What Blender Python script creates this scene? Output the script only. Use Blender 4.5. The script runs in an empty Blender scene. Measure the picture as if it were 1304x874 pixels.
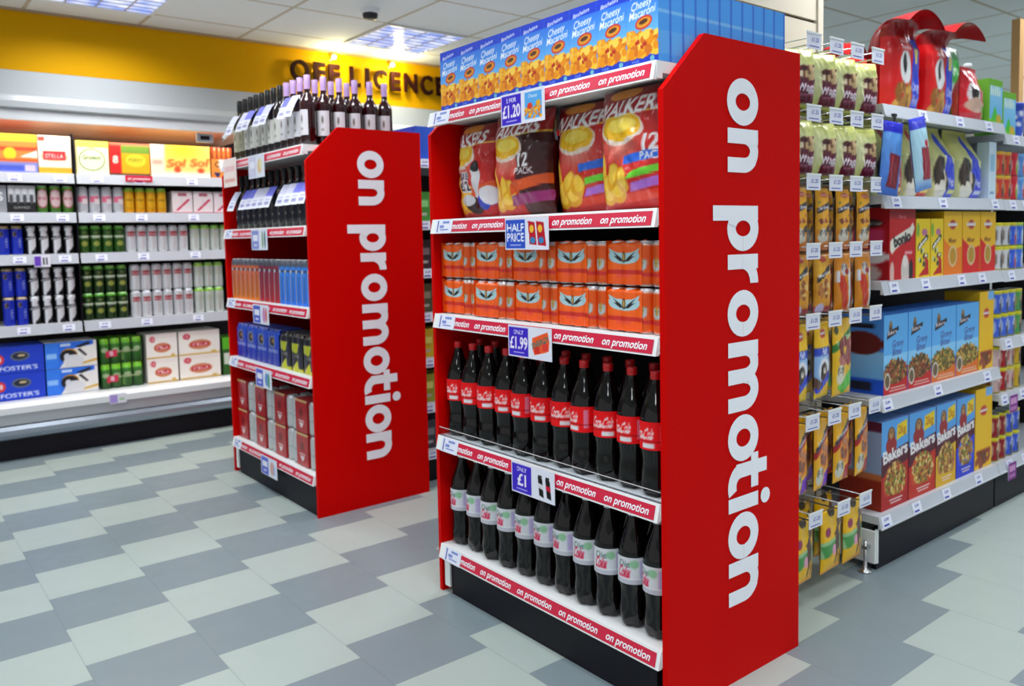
import bpy, math, random
import numpy as np
from mathutils import Vector, Matrix, noise
random.seed(5)
PI = math.pi
S = bpy.context.scene
COL = S.collection

def lin(c):
    return tuple((x/255/12.92 if x/255 <= 0.04045 else ((x/255+0.055)/1.055)**2.4) for x in c)

# ------------------------------------------------------------------ camera
CAM_LOC = (-1.6115, -1.3987, 1.2842)
YAW, PITCH, ROLL, FPX, PPX, PPY = 0.8995, -0.0671, -0.0206, 1048.34, 651.19, 372.95
fwd = Vector((math.cos(PITCH)*math.cos(YAW), math.cos(PITCH)*math.sin(YAW), math.sin(PITCH)))
rt = fwd.cross(Vector((0, 0, 1))).normalized()
up = rt.cross(fwd)
r2 = math.cos(ROLL)*rt + math.sin(ROLL)*up
u2 = -math.sin(ROLL)*rt + math.cos(ROLL)*up
cd = bpy.data.cameras.new('camera')
cam = bpy.data.objects.new('camera', cd)
COL.objects.link(cam)
m = Matrix((r2, u2, -fwd)).transposed().to_4x4()
m.translation = CAM_LOC
cam.matrix_world = m
cd.sensor_fit = 'HORIZONTAL'
cd.sensor_width = 36
cd.lens = FPX/1304*36
cd.shift_x = (652-PPX)/1304
cd.shift_y = (PPY-437)/1304
cd.clip_start = 0.05
cd.dof.use_dof = True; cd.dof.focus_distance = 2.25; cd.dof.aperture_fstop = 3.5
S.camera = cam

# ------------------------------------------------------------------ world and exposure
W = bpy.data.worlds.new('World'); S.world = W; W.use_nodes = True
W.node_tree.nodes['Background'].inputs[0].default_value = (0.93, 0.96, 1, 1)
W.node_tree.nodes['Background'].inputs[1].default_value = 0.6
S.view_settings.view_transform = 'Standard'
S.view_settings.look = 'None'
S.view_settings.gamma = 1
S.view_settings.exposure = 0.0
S.view_settings.use_curve_mapping = False
LAMP_W = 16.0        # watts of each ceiling fitting
CHILLER_W = 15.0     # tube in the chiller canopy
S.cycles.max_bounces = 8
S.cycles.diffuse_bounces = 4
S.cycles.sample_clamp_indirect = 4

# ------------------------------------------------------------------ materials
_mats = {}
def mat(name, c, rough=0.5, metal=0.0, spec=0.5, coat=0.0, emit=0.0, bump=0.0, bscale=60):
    if name in _mats: return _mats[name]
    x = bpy.data.materials.new(name); x.use_nodes = True
    b = x.node_tree.nodes['Principled BSDF']
    b.inputs['Base Color'].default_value = (*lin(c), 1)
    b.inputs['Roughness'].default_value = rough
    b.inputs['Metallic'].default_value = metal
    b.inputs['Specular IOR Level'].default_value = spec
    b.inputs['Coat Weight'].default_value = coat
    if emit:
        b.inputs['Emission Color'].default_value = (*lin(c), 1)
        b.inputs['Emission Strength'].default_value = emit
    if bump:
        nt = x.node_tree
        n = nt.nodes.new('ShaderNodeTexNoise'); n.inputs['Scale'].default_value = bscale
        tc = nt.nodes.new('ShaderNodeTexCoord')
        nt.links.new(tc.outputs['Object'], n.inputs['Vector'])
        bp = nt.nodes.new('ShaderNodeBump'); bp.inputs['Strength'].default_value = bump; bp.inputs['Distance'].default_value = 0.004
        nt.links.new(n.outputs['Fac'], bp.inputs['Height'])
        nt.links.new(bp.outputs['Normal'], b.inputs['Normal'])
    _mats[name] = x
    return x
def printed(name, rough=0.45, coat=0.0, metal=0.0, spec=0.4, bump=0.0, bscale=40):
    if name in _mats: return _mats[name]
    x = mat(name, (200, 200, 200), rough, metal, spec, coat, 0, bump, bscale)
    a = x.node_tree.nodes.new('ShaderNodeAttribute'); a.attribute_name = 'Print'
    x.node_tree.links.new(a.outputs['Color'], x.node_tree.nodes['Principled BSDF'].inputs['Base Color'])
    return x
CARD = printed('printed_card', 0.5)
FILM = printed('printed_film', 0.28, 0.25, bump=0.25, bscale=22)
TIN = printed('printed_tin', 0.3, 0.3, metal=0.35)
PAPER = printed('printed_paper', 0.6, spec=0.2)
RED = mat('red_board', (206, 2, 0), 0.5, spec=0.06)
WHITE_VINYL = mat('white_vinyl', (246, 248, 255), 0.5)
WHITE = mat('white_enamel', (236, 240, 240), 0.35)
SHELFGREY = mat('pale_grey_enamel', (205, 210, 216), 0.4)
STRIPGREY = mat('grey_price_rail', (188, 194, 204), 0.35)
BLACK = mat('black_plinth', (15, 13, 24), 0.5, spec=0.25)
DARK = mat('dark_back_panel', (34, 30, 34), 0.7)
PINK = mat('crimson_strip', (206, 24, 62), 0.35)
TICKET = mat('white_ticket', (226, 230, 244), 0.5)
INK = mat('blue_ink', (60, 70, 170), 0.6)
CHROME = mat('chrome', (200, 202, 205), 0.25, 1.0)
ALU = mat('aluminium', (200, 203, 208), 0.35, 0.8)
STEEL = mat('dark_steel', (60, 58, 60), 0.45, 0.6)
COLA = mat('cola_in_bottle', (10, 5, 4), 0.05, spec=0.45)
WINEGLASS = mat('dark_wine_glass', (16, 10, 14), 0.1, spec=0.6, coat=0.3)
ROSE = mat('rose_wine_glass', (44, 4, 8), 0.1, spec=0.6, coat=0.3)
GREENGLASS = mat('green_glass', (28, 84, 24), 0.15, coat=0.3)
REDCAP = mat('red_plastic_cap', (200, 14, 22), 0.35)
WHITECAP = mat('white_plastic_cap', (214, 220, 222), 0.35)
BOARD = mat('cream_slatwall', (205, 196, 180), 0.55)
OAK = mat('oak_edge', (176, 138, 84), 0.55, bump=0.2)
SLOT = mat('slat_groove', (70, 62, 54), 0.7)
CLEAR = mat('clear_plastic', (235, 240, 245), 0.1)
CLEAR.node_tree.nodes['Principled BSDF'].inputs['Transmission Weight'].default_value = 1.0
CLEAR.node_tree.nodes['Principled BSDF'].inputs['IOR'].default_value = 1.1

# ------------------------------------------------------------------ glyphs
_glyph = {}
def glyphs(s, bold=0.0):
    k = (s, bold)
    if k in _glyph: return _glyph[k]
    cu = bpy.data.curves.new('lettering', 'FONT'); cu.body = s; cu.offset = bold; cu.resolution_u = 4
    ob = bpy.data.objects.new('lettering', cu)
    me = ob.to_mesh(); me.calc_loop_triangles()
    v = np.array([p.co[:2] for p in me.vertices]).reshape(-1, 2)
    t = np.array([l.vertices[:] for l in me.loop_triangles], dtype=int).reshape(-1, 3)
    ob.to_mesh_clear(); bpy.data.objects.remove(ob); bpy.data.curves.remove(cu)
    if len(v):
        lo, hi = v.min(0), v.max(0)
        v = v-[(lo[0]+hi[0])/2, 0.345]          # centred on the cap height
    else: lo = hi = np.zeros(2)
    _glyph[k] = (v, t, float(hi[0]-lo[0]))
    return _glyph[k]

# ------------------------------------------------------------------ painted print (colour of the thing itself, held per vertex)
class Art:
    """A small painted sheet; u to the right, v upwards, both 0..1; asp = width/height."""
    def __init__(s, nu, nv, base, asp=1.0):
        s.nu, s.nv, s.k, s.asp = nu, nv, 3, asp
        s.a = np.empty((nv*3, nu*3, 3)); s.a[:] = base
        s.U, s.V = np.meshgrid((np.arange(nu*3)+.5)/(nu*3), (np.arange(nv*3)+.5)/(nv*3))
    def rect(s, u0, v0, u1, v1, c): s.a[(s.U >= u0) & (s.U < u1) & (s.V >= v0) & (s.V < v1)] = c
    def ell(s, cu, cv, ru, rv, c, rot=0):
        x = (s.U-cu)*s.asp; y = s.V-cv
        X = x*math.cos(rot)+y*math.sin(rot); Y = -x*math.sin(rot)+y*math.cos(rot)
        s.a[(X/(ru*s.asp))**2+(Y/rv)**2 < 1] = c
    def glow(s, cu, cv, ru, rv, c, p=1.0):
        d = np.clip(1-np.sqrt(((s.U-cu)/ru)**2+((s.V-cv)/rv)**2), 0, 1)**p
        s.a = s.a*(1-d[..., None])+np.array(c)*d[..., None]
    def grad(s, v0, v1, c0, c1):
        m_ = (s.V >= v0) & (s.V < v1); t = ((s.V-v0)/(v1-v0))[m_][:, None]
        s.a[m_] = np.array(c0)*(1-t)+np.array(c1)*t
    def poly(s, pts, c):
        ins = np.zeros(s.U.shape, bool); n = len(pts)
        for i in range(n):
            (x0, y0), (x1, y1) = pts[i], pts[(i+1) % n]
            if y0 == y1: continue
            cnd = (y0 > s.V) != (y1 > s.V)
            ins ^= cnd & (s.U < (x1-x0)*(s.V-y0)/(y1-y0)+x0)
        s.a[ins] = c
    def bits(s, n, u0, v0, u1, v1, r, cols, seed=1):
        g = random.Random(seed)
        for i in range(n):
            s.ell(g.uniform(u0, u1), g.uniform(v0, v1), r*g.uniform(.6, 1.3)/s.asp, r*g.uniform(.6, 1.3), g.choice(cols), g.uniform(0, 3))
    def bitsin(s, n, cu, cv, ru, rv, r, cols, seed=1):
        g = random.Random(seed)
        for i in range(n):
            a = g.uniform(0, 2*PI); q = math.sqrt(g.random())
            s.ell(cu+ru*q*math.cos(a), cv+rv*q*math.sin(a), r*g.uniform(.6, 1.3)/s.asp, r*g.uniform(.6, 1.3), g.choice(cols), g.uniform(0, 3))
    def text(s, t, cu, cv, h, c, bold=0.02, shear=0.0, rot=0.0, w=None):
        v, tr, gw = glyphs(t, bold)
        if not len(v): return
        k = h/0.69
        x = v[:, 0]*k; y = v[:, 1]*k
        if w: x = x*(w*s.asp/(gw*k))
        x = x+shear*y
        X = x*math.cos(rot)-y*math.sin(rot); Y = x*math.sin(rot)+y*math.cos(rot)
        H, Wd = s.U.shape
        px = (X/s.asp+cu)*Wd-.5; py = (Y+cv)*H-.5
        for a, b, d in tr:
            xs = (px[a], px[b], px[d]); ys = (py[a], py[b], py[d])
            i0, i1 = max(0, int(min(xs))), min(Wd-1, int(max(xs))+1)
            j0, j1 = max(0, int(min(ys))), min(H-1, int(max(ys))+1)
            if i0 > i1 or j0 > j1: continue
            gx, gy = np.meshgrid(np.arange(i0, i1+1), np.arange(j0, j1+1))
            den = (ys[1]-ys[2])*(xs[0]-xs[2])+(xs[2]-xs[1])*(ys[0]-ys[2])
            if abs(den) < 1e-9: continue
            l0 = ((ys[1]-ys[2])*(gx-xs[2])+(xs[2]-xs[1])*(gy-ys[2]))/den
            l1 = ((ys[2]-ys[0])*(gx-xs[2])+(xs[0]-xs[2])*(gy-ys[2]))/den
            s.a[j0:j1+1, i0:i1+1][(l0 >= 0) & (l1 >= 0) & (l0+l1 <= 1)] = c
    def done(s):
        c = s.a.reshape(s.nv, 3, s.nu, 3, 3).mean((1, 3))/255
        s.c = np.where(c <= .04045, c/12.92, ((c+.055)/1.055)**2.4)
        return s
    def at(s, u, v): return s.c[min(s.nv-1, max(0, int(v*s.nv))), min(s.nu-1, max(0, int(u*s.nu)))]

# ------------------------------------------------------------------ mesh builder
class MB:
    def __init__(s): s.v = []; s.f = []; s.m = []; s.c = []; s.mats = []; s.sm = []
    def mi(s, mt):
        if mt not in s.mats: s.mats.append(mt)
        return s.mats.index(mt)
    def face(s, pts, mt, col=(1, 1, 1), smooth=False):
        b = len(s.v); s.v += [tuple(p) for p in pts]; s.c += [col]*len(pts)
        s.f.append(tuple(range(b, b+len(pts)))); s.m.append(s.mi(mt)); s.sm.append(smooth)
    def box(s, x0, x1, y0, y1, z0, z1, mt, col=(1, 1, 1), skip=''):
        q = lambda *p: s.face(p, mt, col)
        if 'f' not in skip: q((x0, y0, z0), (x1, y0, z0), (x1, y0, z1), (x0, y0, z1))
        if 'b' not in skip: q((x1, y1, z0), (x0, y1, z0), (x0, y1, z1), (x1, y1, z1))
        if 'l' not in skip: q((x0, y1, z0), (x0, y0, z0), (x0, y0, z1), (x0, y1, z1))
        if 'r' not in skip: q((x1, y0, z0), (x1, y1, z0), (x1, y1, z1), (x1, y0, z1))
        if 't' not in skip: q((x0, y0, z1), (x1, y0, z1), (x1, y1, z1), (x0, y1, z1))
        if 'd' not in skip: q((x0, y1, z0), (x1, y1, z0), (x1, y0, z0), (x0, y0, z0))
    def grid(s, fn, nu, nv, mt, art=None, col=(1, 1, 1), smooth=True, closeu=False, u0=0, u1=1, v0=0, v1=1):
        b = len(s.v); k = s.mi(mt)
        for j in range(nv+1):
            for i in range(nu+1):
                u, v = i/nu, j/nv
                s.v.append(tuple(fn(u, v)))
                s.c.append(tuple(art.at(u0+(u1-u0)*u, v0+(v1-v0)*v)) if art else col)
        for j in range(nv):
            for i in range(nu):
                a = b+j*(nu+1)+i
                s.f.append((a, a+1, a+nu+2, a+nu+1)); s.m.append(k); s.sm.append(smooth)
    def plane(s, O, X, Y, art, mt, **kw):
        O, X, Y = Vector(O), Vector(X), Vector(Y)
        s.grid(lambda u, v: O+X*u+Y*v, art.nu, art.nv, mt, art, smooth=False, **kw)
    def lathe(s, prof, mt, n=20, col=(1, 1, 1), art=None, c=(0, 0, 0), mod=None, nv=None):
        """prof: list of (r, z) from bottom to top; art spans the front half (-y side)."""
        rows = len(prof)-1
        def fn(u, v):
            r, z = prof[min(rows, int(round(v*rows)))]
            a = -PI/2+(u-.5)*2*PI
            if mod: r = mod(r, z, a)
            return (c[0]+r*math.cos(a), c[1]+r*math.sin(a), c[2]+z)
        s.grid(fn, n, rows, mt, art, col)
    def tube(s, pts, r, mt, n=8):
        pts = [Vector(p) for p in pts]; b = len(s.v); k = s.mi(mt); N = len(pts)
        for i, p in enumerate(pts):
            t = (pts[min(i+1, N-1)]-pts[max(i-1, 0)]).normalized()
            a = t.cross(Vector((0, 0, 1)) if abs(t.z) < .9 else Vector((1, 0, 0))).normalized(); d = t.cross(a)
            for j in range(n):
                q = p+r*(math.cos(2*PI*j/n)*a+math.sin(2*PI*j/n)*d); s.v.append(tuple(q)); s.c.append((1, 1, 1))
        for i in range(N-1):
            for j in range(n):
                s.f.append((b+i*n+j, b+i*n+(j+1) % n, b+(i+1)*n+(j+1) % n, b+(i+1)*n+j)); s.m.append(k); s.sm.append(True)
        for e in (0, N-1):
            s.f.append(tuple(b+e*n+j for j in range(n))); s.m.append(k); s.sm.append(False)
    def prism(s, poly, O, X, Y, N, t, mt):
        """poly in (X, Y) extruded by t along N."""
        O, X, Y, N = map(Vector, (O, X, Y, N))
        P = [O+X*a+Y*b for a, b in poly]; Q = [p+N*t for p in P]; n = len(P)
        s.face(P[::-1], mt); s.face(Q, mt)
        for i in range(n): s.face((P[i], P[(i+1) % n], Q[(i+1) % n], Q[i]), mt)
    def text(s, t, O, X, Y, h, mt, bold=0.02, shear=0.0, w=None):
        """flat lettering centred on O; X reading direction, Y up (unit vectors)."""
        v, tr, gw = glyphs(t, bold); k = h/.69; O, X, Y = Vector(O), Vector(X), Vector(Y)
        kx = (w/gw) if w else k
        b = len(s.v); mi = s.mi(mt)
        for a in v: s.v.append(tuple(O+X*(a[0]*kx+shear*a[1]*k)+Y*(a[1]*k))); s.c.append((1, 1, 1))
        for a in tr: s.f.append(tuple(int(b+i) for i in a)); s.m.append(mi); s.sm.append(False)
    def mesh(s, name):
        me = bpy.data.meshes.new(name); me.from_pydata(s.v, [], s.f)
        for x in s.mats: me.materials.append(x)
        me.polygons.foreach_set('material_index', s.m)
        me.polygons.foreach_set('use_smooth', s.sm)
        at = me.attributes.new('Print', 'FLOAT_COLOR', 'POINT')
        c = np.ones((len(s.v), 4), dtype=np.float32); c[:, :3] = np.array(s.c)
        at.data.foreach_set('color', c.ravel())
        me.update()
        return me

# ------------------------------------------------------------------ objects
def O(name, me, parent=None, loc=(0, 0, 0), rz=0.0, **kw):
    if isinstance(me, MB): me = me.mesh(name)
    o = bpy.data.objects.new(name, me); COL.objects.link(o)
    o.location = loc; o.rotation_euler = (0, 0, rz)
    if parent: o.parent = parent
    for k, v in kw.items(): o[k] = v
    return o
def thing(name, label, cat, loc=(0, 0, 0), rz=0.0, group=None):
    o = O(name, None, None, loc, rz, label=label, category=cat)
    o.empty_display_size = .05
    if group: o['group'] = group
    return o
def single(name, me, label, cat, loc=(0, 0, 0), rz=0.0, group=None):
    o = O(name, me, None, loc, rz, label=label, category=cat)
    if group: o['group'] = group
    return o
def struct(name, me): return O(name, me, kind='structure')
def spawn(spec, label, loc, rz=0.0, group=None, tilt=None):
    """a repeat: a new object for the thing and for each of its parts, sharing mesh data with the first one."""
    name, cat, parts = spec
    if not isinstance(parts, list): o = single(name, parts, label, cat, loc, rz, group)
    else:
        o = thing(name, label, cat, loc, rz, group)
        for p in parts:
            q = O(p[0], p[1], o, p[2] if len(p) > 2 else (0, 0, 0))
            if len(p) > 4: q['label'] = p[4]
            for sb in (p[3] if len(p) > 3 else ()): O(sb[0], sb[1], q, sb[2] if len(sb) > 2 else (0, 0, 0))
    if tilt: o.rotation_euler = (tilt[0], tilt[1], rz)
    return o
ORD = 'first second third fourth fifth sixth seventh eighth ninth tenth eleventh twelfth thirteenth fourteenth fifteenth sixteenth seventeenth eighteenth'.split()
CNT = 'zero one two three four five six seven eight nine ten'.split()
FX = -PI/2          # turns a front that faces -y towards -x
T_ = 0.018          # board thickness

# ================================================================== ROOM
def nodes(name, rough=0.5):
    x = bpy.data.materials.new(name); x.use_nodes = True
    nt = x.node_tree; b = nt.nodes['Principled BSDF']; b.inputs['Roughness'].default_value = rough
    g = nt.nodes.new('ShaderNodeNewGeometry'); sx = nt.nodes.new('ShaderNodeSeparateXYZ')
    nt.links.new(g.outputs['Position'], sx.inputs[0])
    def M(op, a, c=None, d=None):
        n = nt.nodes.new('ShaderNodeMath'); n.operation = op
        for i, q in enumerate((a, c, d)):
            if q is None: continue
            if isinstance(q, (int, float)): n.inputs[i].default_value = q
            else: nt.links.new(q, n.inputs[i])
        return n.outputs[0]
    def mix(f, a, c):
        n = nt.nodes.new('ShaderNodeMix'); n.data_type = 'RGBA'
        nt.links.new(f, n.inputs[0])
        for i, q in ((6, a), (7, c)):
            if isinstance(q, tuple): n.inputs[i].default_value = (*lin(q), 1)
            else: nt.links.new(q, n.inputs[i])
        return n.outputs[2]
    def nz(scale, detail=3):
        n = nt.nodes.new('ShaderNodeTexNoise'); n.inputs['Scale'].default_value = scale; n.inputs['Detail'].default_value = detail
        nt.links.new(g.outputs['Position'], n.inputs['Vector']); return n.outputs['Fac']
    return x, nt, b, sx.outputs, M, mix, nz

# floor: vinyl tiles, each column stepped by a third of a tile
FLOOR, nt, b, P, M, mix, nz = nodes('stepped_vinyl_tiles', 0.32)
ku = M('DIVIDE', M('ADD', P[0], 0.464), 0.334); k = M('FLOOR', ku)
vv = M('DIVIDE', M('SUBTRACT', M('SUBTRACT', P[1], 1.54), M('MULTIPLY', k, 0.1)), 0.305)
par = M('FLOORED_MODULO', M('FLOOR', vv), 2.0)
fu = M('FRACT', ku); fv = M('FRACT', vv)
gu = M('LESS_THAN', M('MINIMUM', fu, M('SUBTRACT', 1, fu)), 0.006)
gv = M('LESS_THAN', M('MINIMUM', fv, M('SUBTRACT', 1, fv)), 0.005)
gr = M('MULTIPLY', M('MAXIMUM', gu, gv), 0.28)
mott = M('MULTIPLY', nz(9, 5), 0.5)
pale = mix(mott, (170, 184, 178), (158, 172, 168)); grey = mix(mott, (126, 141, 146), (116, 131, 138))
c0 = mix(par, pale, grey)
nt.links.new(mix(gr, c0, (92, 104, 108)), b.inputs['Base Color'])
nt.links.new(M('ADD', 0.24, M('MULTIPLY', nz(14), 0.2)), b.inputs['Roughness'])
# ceiling: lay-in tiles in a grid
CX0, CXS, CY0, CYS = -0.75, 0.645, 3.36, 0.62
CEIL, nt, b, P, M, mix, nz = nodes('ceiling_tiles', 0.85)
fu = M('FRACT', M('DIVIDE', M('SUBTRACT', P[0], CX0), CXS)); fv = M('FRACT', M('DIVIDE', M('SUBTRACT', P[1], CY0), CYS))
ln = M('LESS_THAN', M('MINIMUM', M('MINIMUM', fu, M('SUBTRACT', 1, fu)), M('MINIMUM', fv, M('SUBTRACT', 1, fv))), 0.018)
nt.links.new(mix(ln, mix(nz(60, 4), (241, 244, 243), (234, 238, 238)), (200, 190, 170)), b.inputs['Base Color'])

ZC = 2.694
def slab(x0, x1, y0, y1, z0, z1, mt):
    q = MB(); q.box(x0, x1, y0, y1, z0, z1, mt); return q
struct('floor', slab(-6, 12, -6, 5.2, -0.05, 0, FLOOR))
struct('ceiling', slab(-6, 12, -6, 5.2, ZC, ZC+.05, CEIL))
YELLOW = mat('yellow_paint', (218, 160, 0), 0.6, spec=0.08)
WALLW = mat('white_wall', (212, 215, 214), 0.7)
struct('wall_back', slab(-6, 12, 5.08, 5.2, 0, ZC, WALLW))
struct('wall_right', slab(11.9, 12, -6, 5.08, 0, ZC, WALLW))
q = MB(); q.box(-6, 11.9, 4.29, 4.40, 2.334, ZC, YELLOW); struct('wall_fascia', q)
q = MB(); q.box(-6, 11.9, 4.272, 4.29, ZC-.014, ZC, mat('ceiling_trim', (176, 150, 120), .6)); struct('trim_1', q)

# ------------------------------------------------------------------ ceiling fittings
LOUVRE = mat('louvre_lit', (212, 224, 255), 0.3, emit=1.0)
lx, nt2 = LOUVRE, LOUVRE.node_tree
vo = nt2.nodes.new('ShaderNodeTexVoronoi'); vo.inputs['Scale'].default_value = 11
tc = nt2.nodes.new('ShaderNodeTexCoord'); nt2.links.new(tc.outputs['Object'], vo.inputs['Vector'])
cr = nt2.nodes.new('ShaderNodeValToRGB'); nt2.links.new(vo.outputs['Distance'], cr.inputs[0])
cr.color_ramp.elements[0].color = (*lin((255, 252, 240)), 1); cr.color_ramp.elements[1].color = (*lin((96, 128, 224)), 1)
cr.color_ramp.elements[1].position = .75
nt2.links.new(cr.outputs[0], nt2.nodes['Principled BSDF'].inputs['Emission Color'])
def light_parts():
    w, d = CXS, CYS
    f = MB()
    for a in ((0, w, 0, .02), (0, w, d-.02, d), (0, .02, .02, d-.02), (w-.02, w, .02, d-.02)):
        f.box(a[0], a[1], a[2], a[3], -.012, -.001, WHITE)
    df = MB(); df.box(.02, w-.02, .02, d-.02, -.004, -.001, LOUVRE)
    lv = MB()
    for i in range(1, 4): lv.box(w*i/4-.004, w*i/4+.004, .02, d-.02, -.012, -.0045, ALU)
    for i in range(1, 8): lv.box(.02, w-.02, d*i/8-.002, d*i/8+.002, -.0125, -.0045, ALU)
    return f.mesh('frame'), df.mesh('diffuser'), lv.mesh('louvre')
LP = light_parts()
lampdata = bpy.data.lights.new('lamp', 'AREA'); lampdata.shape = 'RECTANGLE'; lampdata.size = .6; lampdata.size_y = .58
lampdata.energy = LAMP_W; lampdata.spread = math.radians(150); lampdata.color = (0.97, 0.98, 1.0)
def clabel(i, j):
    if (i, j) == (0, 0): return 'square louvred ceiling light cut by the top edge, above the chiller'
    if (i, j) == (1, 0): return 'square louvred ceiling light above the off licence lettering'
    return 'square louvred ceiling light outside the picture, %s across and %s back' % (CNT[i+2], CNT[-j+1])
for i in range(-1, 8):
    for j in range(0, -4, -1):
        if (i, j) in ((2, -1), (3, -1), (4, -1)) or (i > 4 and j == -1) or (i > 6 and j == 0): continue      # plain ceiling tiles over the pet food aisle
        x, y = CX0+CXS*3*i, CY0+CYS*3*j
        t = thing('ceiling_light', clabel(i, j), 'ceiling light', (x, y, ZC), 0, 'square ceiling lights')
        for n, me in zip(('frame', 'diffuser', 'louvre'), LP): O(n, me, t)
        l = bpy.data.objects.new('lamp', lampdata); COL.objects.link(l); l.parent = t; l.location = (CXS/2, CYS/2, -.03)
q = thing('smoke_detector', 'round smoke detector on the ceiling left of the lit panel', 'smoke detector', (.93, 3.13, ZC))
b_ = MB(); b_.lathe([(0, -.03), (.05, -.03), (.06, -.02), (.062, 0)], WHITE, 24); O('base', b_, q)
b_ = MB(); b_.lathe([(0, -.062), (.04, -.06), (.046, -.045), (.046, -.03)], STEEL, 24); O('sensor_grille', b_, q)

# OFF LICENCE lettering on the fascia, its two spots above
LET = mat('maroon_letter', (40, 9, 5), .7, spec=.1)
t = thing('wall_sign', 'brown OFF LICENCE lettering on the yellow wall above the chiller', 'sign', (0, 4.29, 2.45))
BARE = mat('lamp_bulb', (255, 240, 190), .3, emit=6)
for ch, x0, x1 in (('O', .90, 1.045), ('F', 1.08, 1.17), ('F', 1.20, 1.29), ('L', 1.37, 1.46), ('I', 1.50, 1.535), ('C', 1.575, 1.69),
                   ('E', 1.725, 1.81), ('N', 1.845, 1.965), ('C', 2.0, 2.11), ('E', 2.145, 2.23)):
    v, tr, gw = glyphs(ch, .03); qb = MB(); sx = (x1-x0)/gw; h = .138/.69
    lo, hi = [(p[0]*sx, p[1]*h) for p in v], None
    for a in tr:
        A = [(lo[i][0], -.045, lo[i][1]+.069) for i in a]; B = [(p[0], -.028, p[2]) for p in A]
        qb.face(A, LET); qb.face(B[::-1], LET)
        for e in range(3): qb.face((A[e], B[e], B[(e+1) % 3], A[(e+1) % 3]), LET)
    O('letter', qb, t, ((x0+x1)/2, 0, 0))
for k_, (x, z, lab) in enumerate(((1.235, 2.625, 'small bare spot lamp glowing above the second letter F'), (1.73, 2.625, 'small bare spot lamp glowing above the middle of the word licence'))):
    t = thing('spot_lamp', lab, 'lamp', (x, 4.29, z), 0, 'spot lamps over the lettering')
    qb = MB(); qb.tube([(0, 0, 0), (0, -.05, .012)], .007, ALU); O('arm', qb, t)
    qb = MB(); qb.lathe([(0, -.018), (.014, -.012), (.018, 0), (.014, .012), (0, .018)], BARE, 12, c=(0, -.06, .014)); O('bulb', qb, t)
    l = bpy.data.lights.new('lamp', 'POINT'); l.energy = (6, 7)[k_]; l.color = (1, .86, .45); l.shadow_soft_size = .03
    o = bpy.data.objects.new('lamp', l); COL.objects.link(o); o.parent = t; o.location = (0, -.15, -.03)

# ================================================================== PROMOTION STANDS
WD, DP = 1.087, 0.609
PANEL = [(0, 0), (DP, 0), (DP, 1.809), (.164, 1.809), (0, 1.65)]
def lettering():
    q = MB(); XH, ST, B0 = .138, .041, .258
    cnt = [0]
    def put(poly):
        cnt[0] += 1
        ar = sum(poly[i][0]*poly[(i+1) % len(poly)][1]-poly[(i+1) % len(poly)][0]*poly[i][1] for i in range(len(poly)))
        if ar < 0: poly = poly[::-1]
        q.face([(b_, -.0012-(cnt[0] % 40)*.00003, -a_) for a_, b_ in poly], WHITE_VINYL)
    def ring(z0, cs, ch, a, bb, a0=0, a1=2*PI, st=ST, n=28):
        for i in range(n):
            p, r = a0+(a1-a0)*i/n, a0+(a1-a0)*(i+1)/n
            f = lambda w, ra, rb: (-z0+cs+ra*math.cos(w), B0+ch+rb*math.sin(w))
            put([f(p, a-st, bb-st*.92), f(r, a-st, bb-st*.92), f(r, a, bb), f(p, a, bb)])
    def rect(z0, s0, s1, h0, h1): put([(-z0+s0, B0+h0), (-z0+s1, B0+h0), (-z0+s1, B0+h1), (-z0+s0, B0+h1)])
    def arch(z0, s0, s1):
        a = (s1-s0)/2; rect(z0, s1-ST, s1, 0, XH*.52); ring(z0, s0+a, XH*.52, a, XH*.49, 0, PI*.96)
    def o(z0, z1): ring(z0, (z0-z1)/2, XH/2, (z0-z1)/2, XH/2+.002)
    def n(z0, z1): rect(z0, 0, ST, 0, XH); arch(z0, .0, z0-z1)
    o(1.708, 1.579); n(1.57, 1.45)
    rect(1.359, 0, ST, -.064, XH); ring(1.359, .063, XH/2, .063, XH/2+.002)
    rect(1.224, 0, ST, 0, XH); ring(1.224, .082, XH*.45, .082, XH*.56, PI*.5, PI*.97)
    o(1.124, .993)
    rect(.979, 0, ST, 0, XH); arch(.979, 0, .118); arch(.979, .079, .197)
    o(.771, .638)
    rect(.654, .022, .022+ST, .035, .18); rect(.654, 0, .1, XH-.034, XH); ring(.654, .087, .06, .065, .062, PI*.98, PI*1.62)
    rect(.538, 0, ST, 0, XH); ring(.538, ST/2, .173, .023, .023, st=.023, n=16)
    o(.489, .354); n(.353, .228)
    return q.mesh('lettering')
LETTERING = lettering()
def panel_mesh():
    q = MB(); q.prism(PANEL, (0, T_, 0), (1, 0, 0), (0, 0, 1), (0, -1, 0), T_, RED); return q.mesh('side_panel')
PANEL_ME = panel_mesh()
def shelf_mesh(th=.03):
    q = MB(); q.box(0.0, .545, T_+.001, WD-T_-.001, -th, 0, WHITE)
    q.box(.001, .02, T_+.001, WD-T_-.001, -.044, -th, WHITE)
    return q.mesh('shelf')
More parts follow.
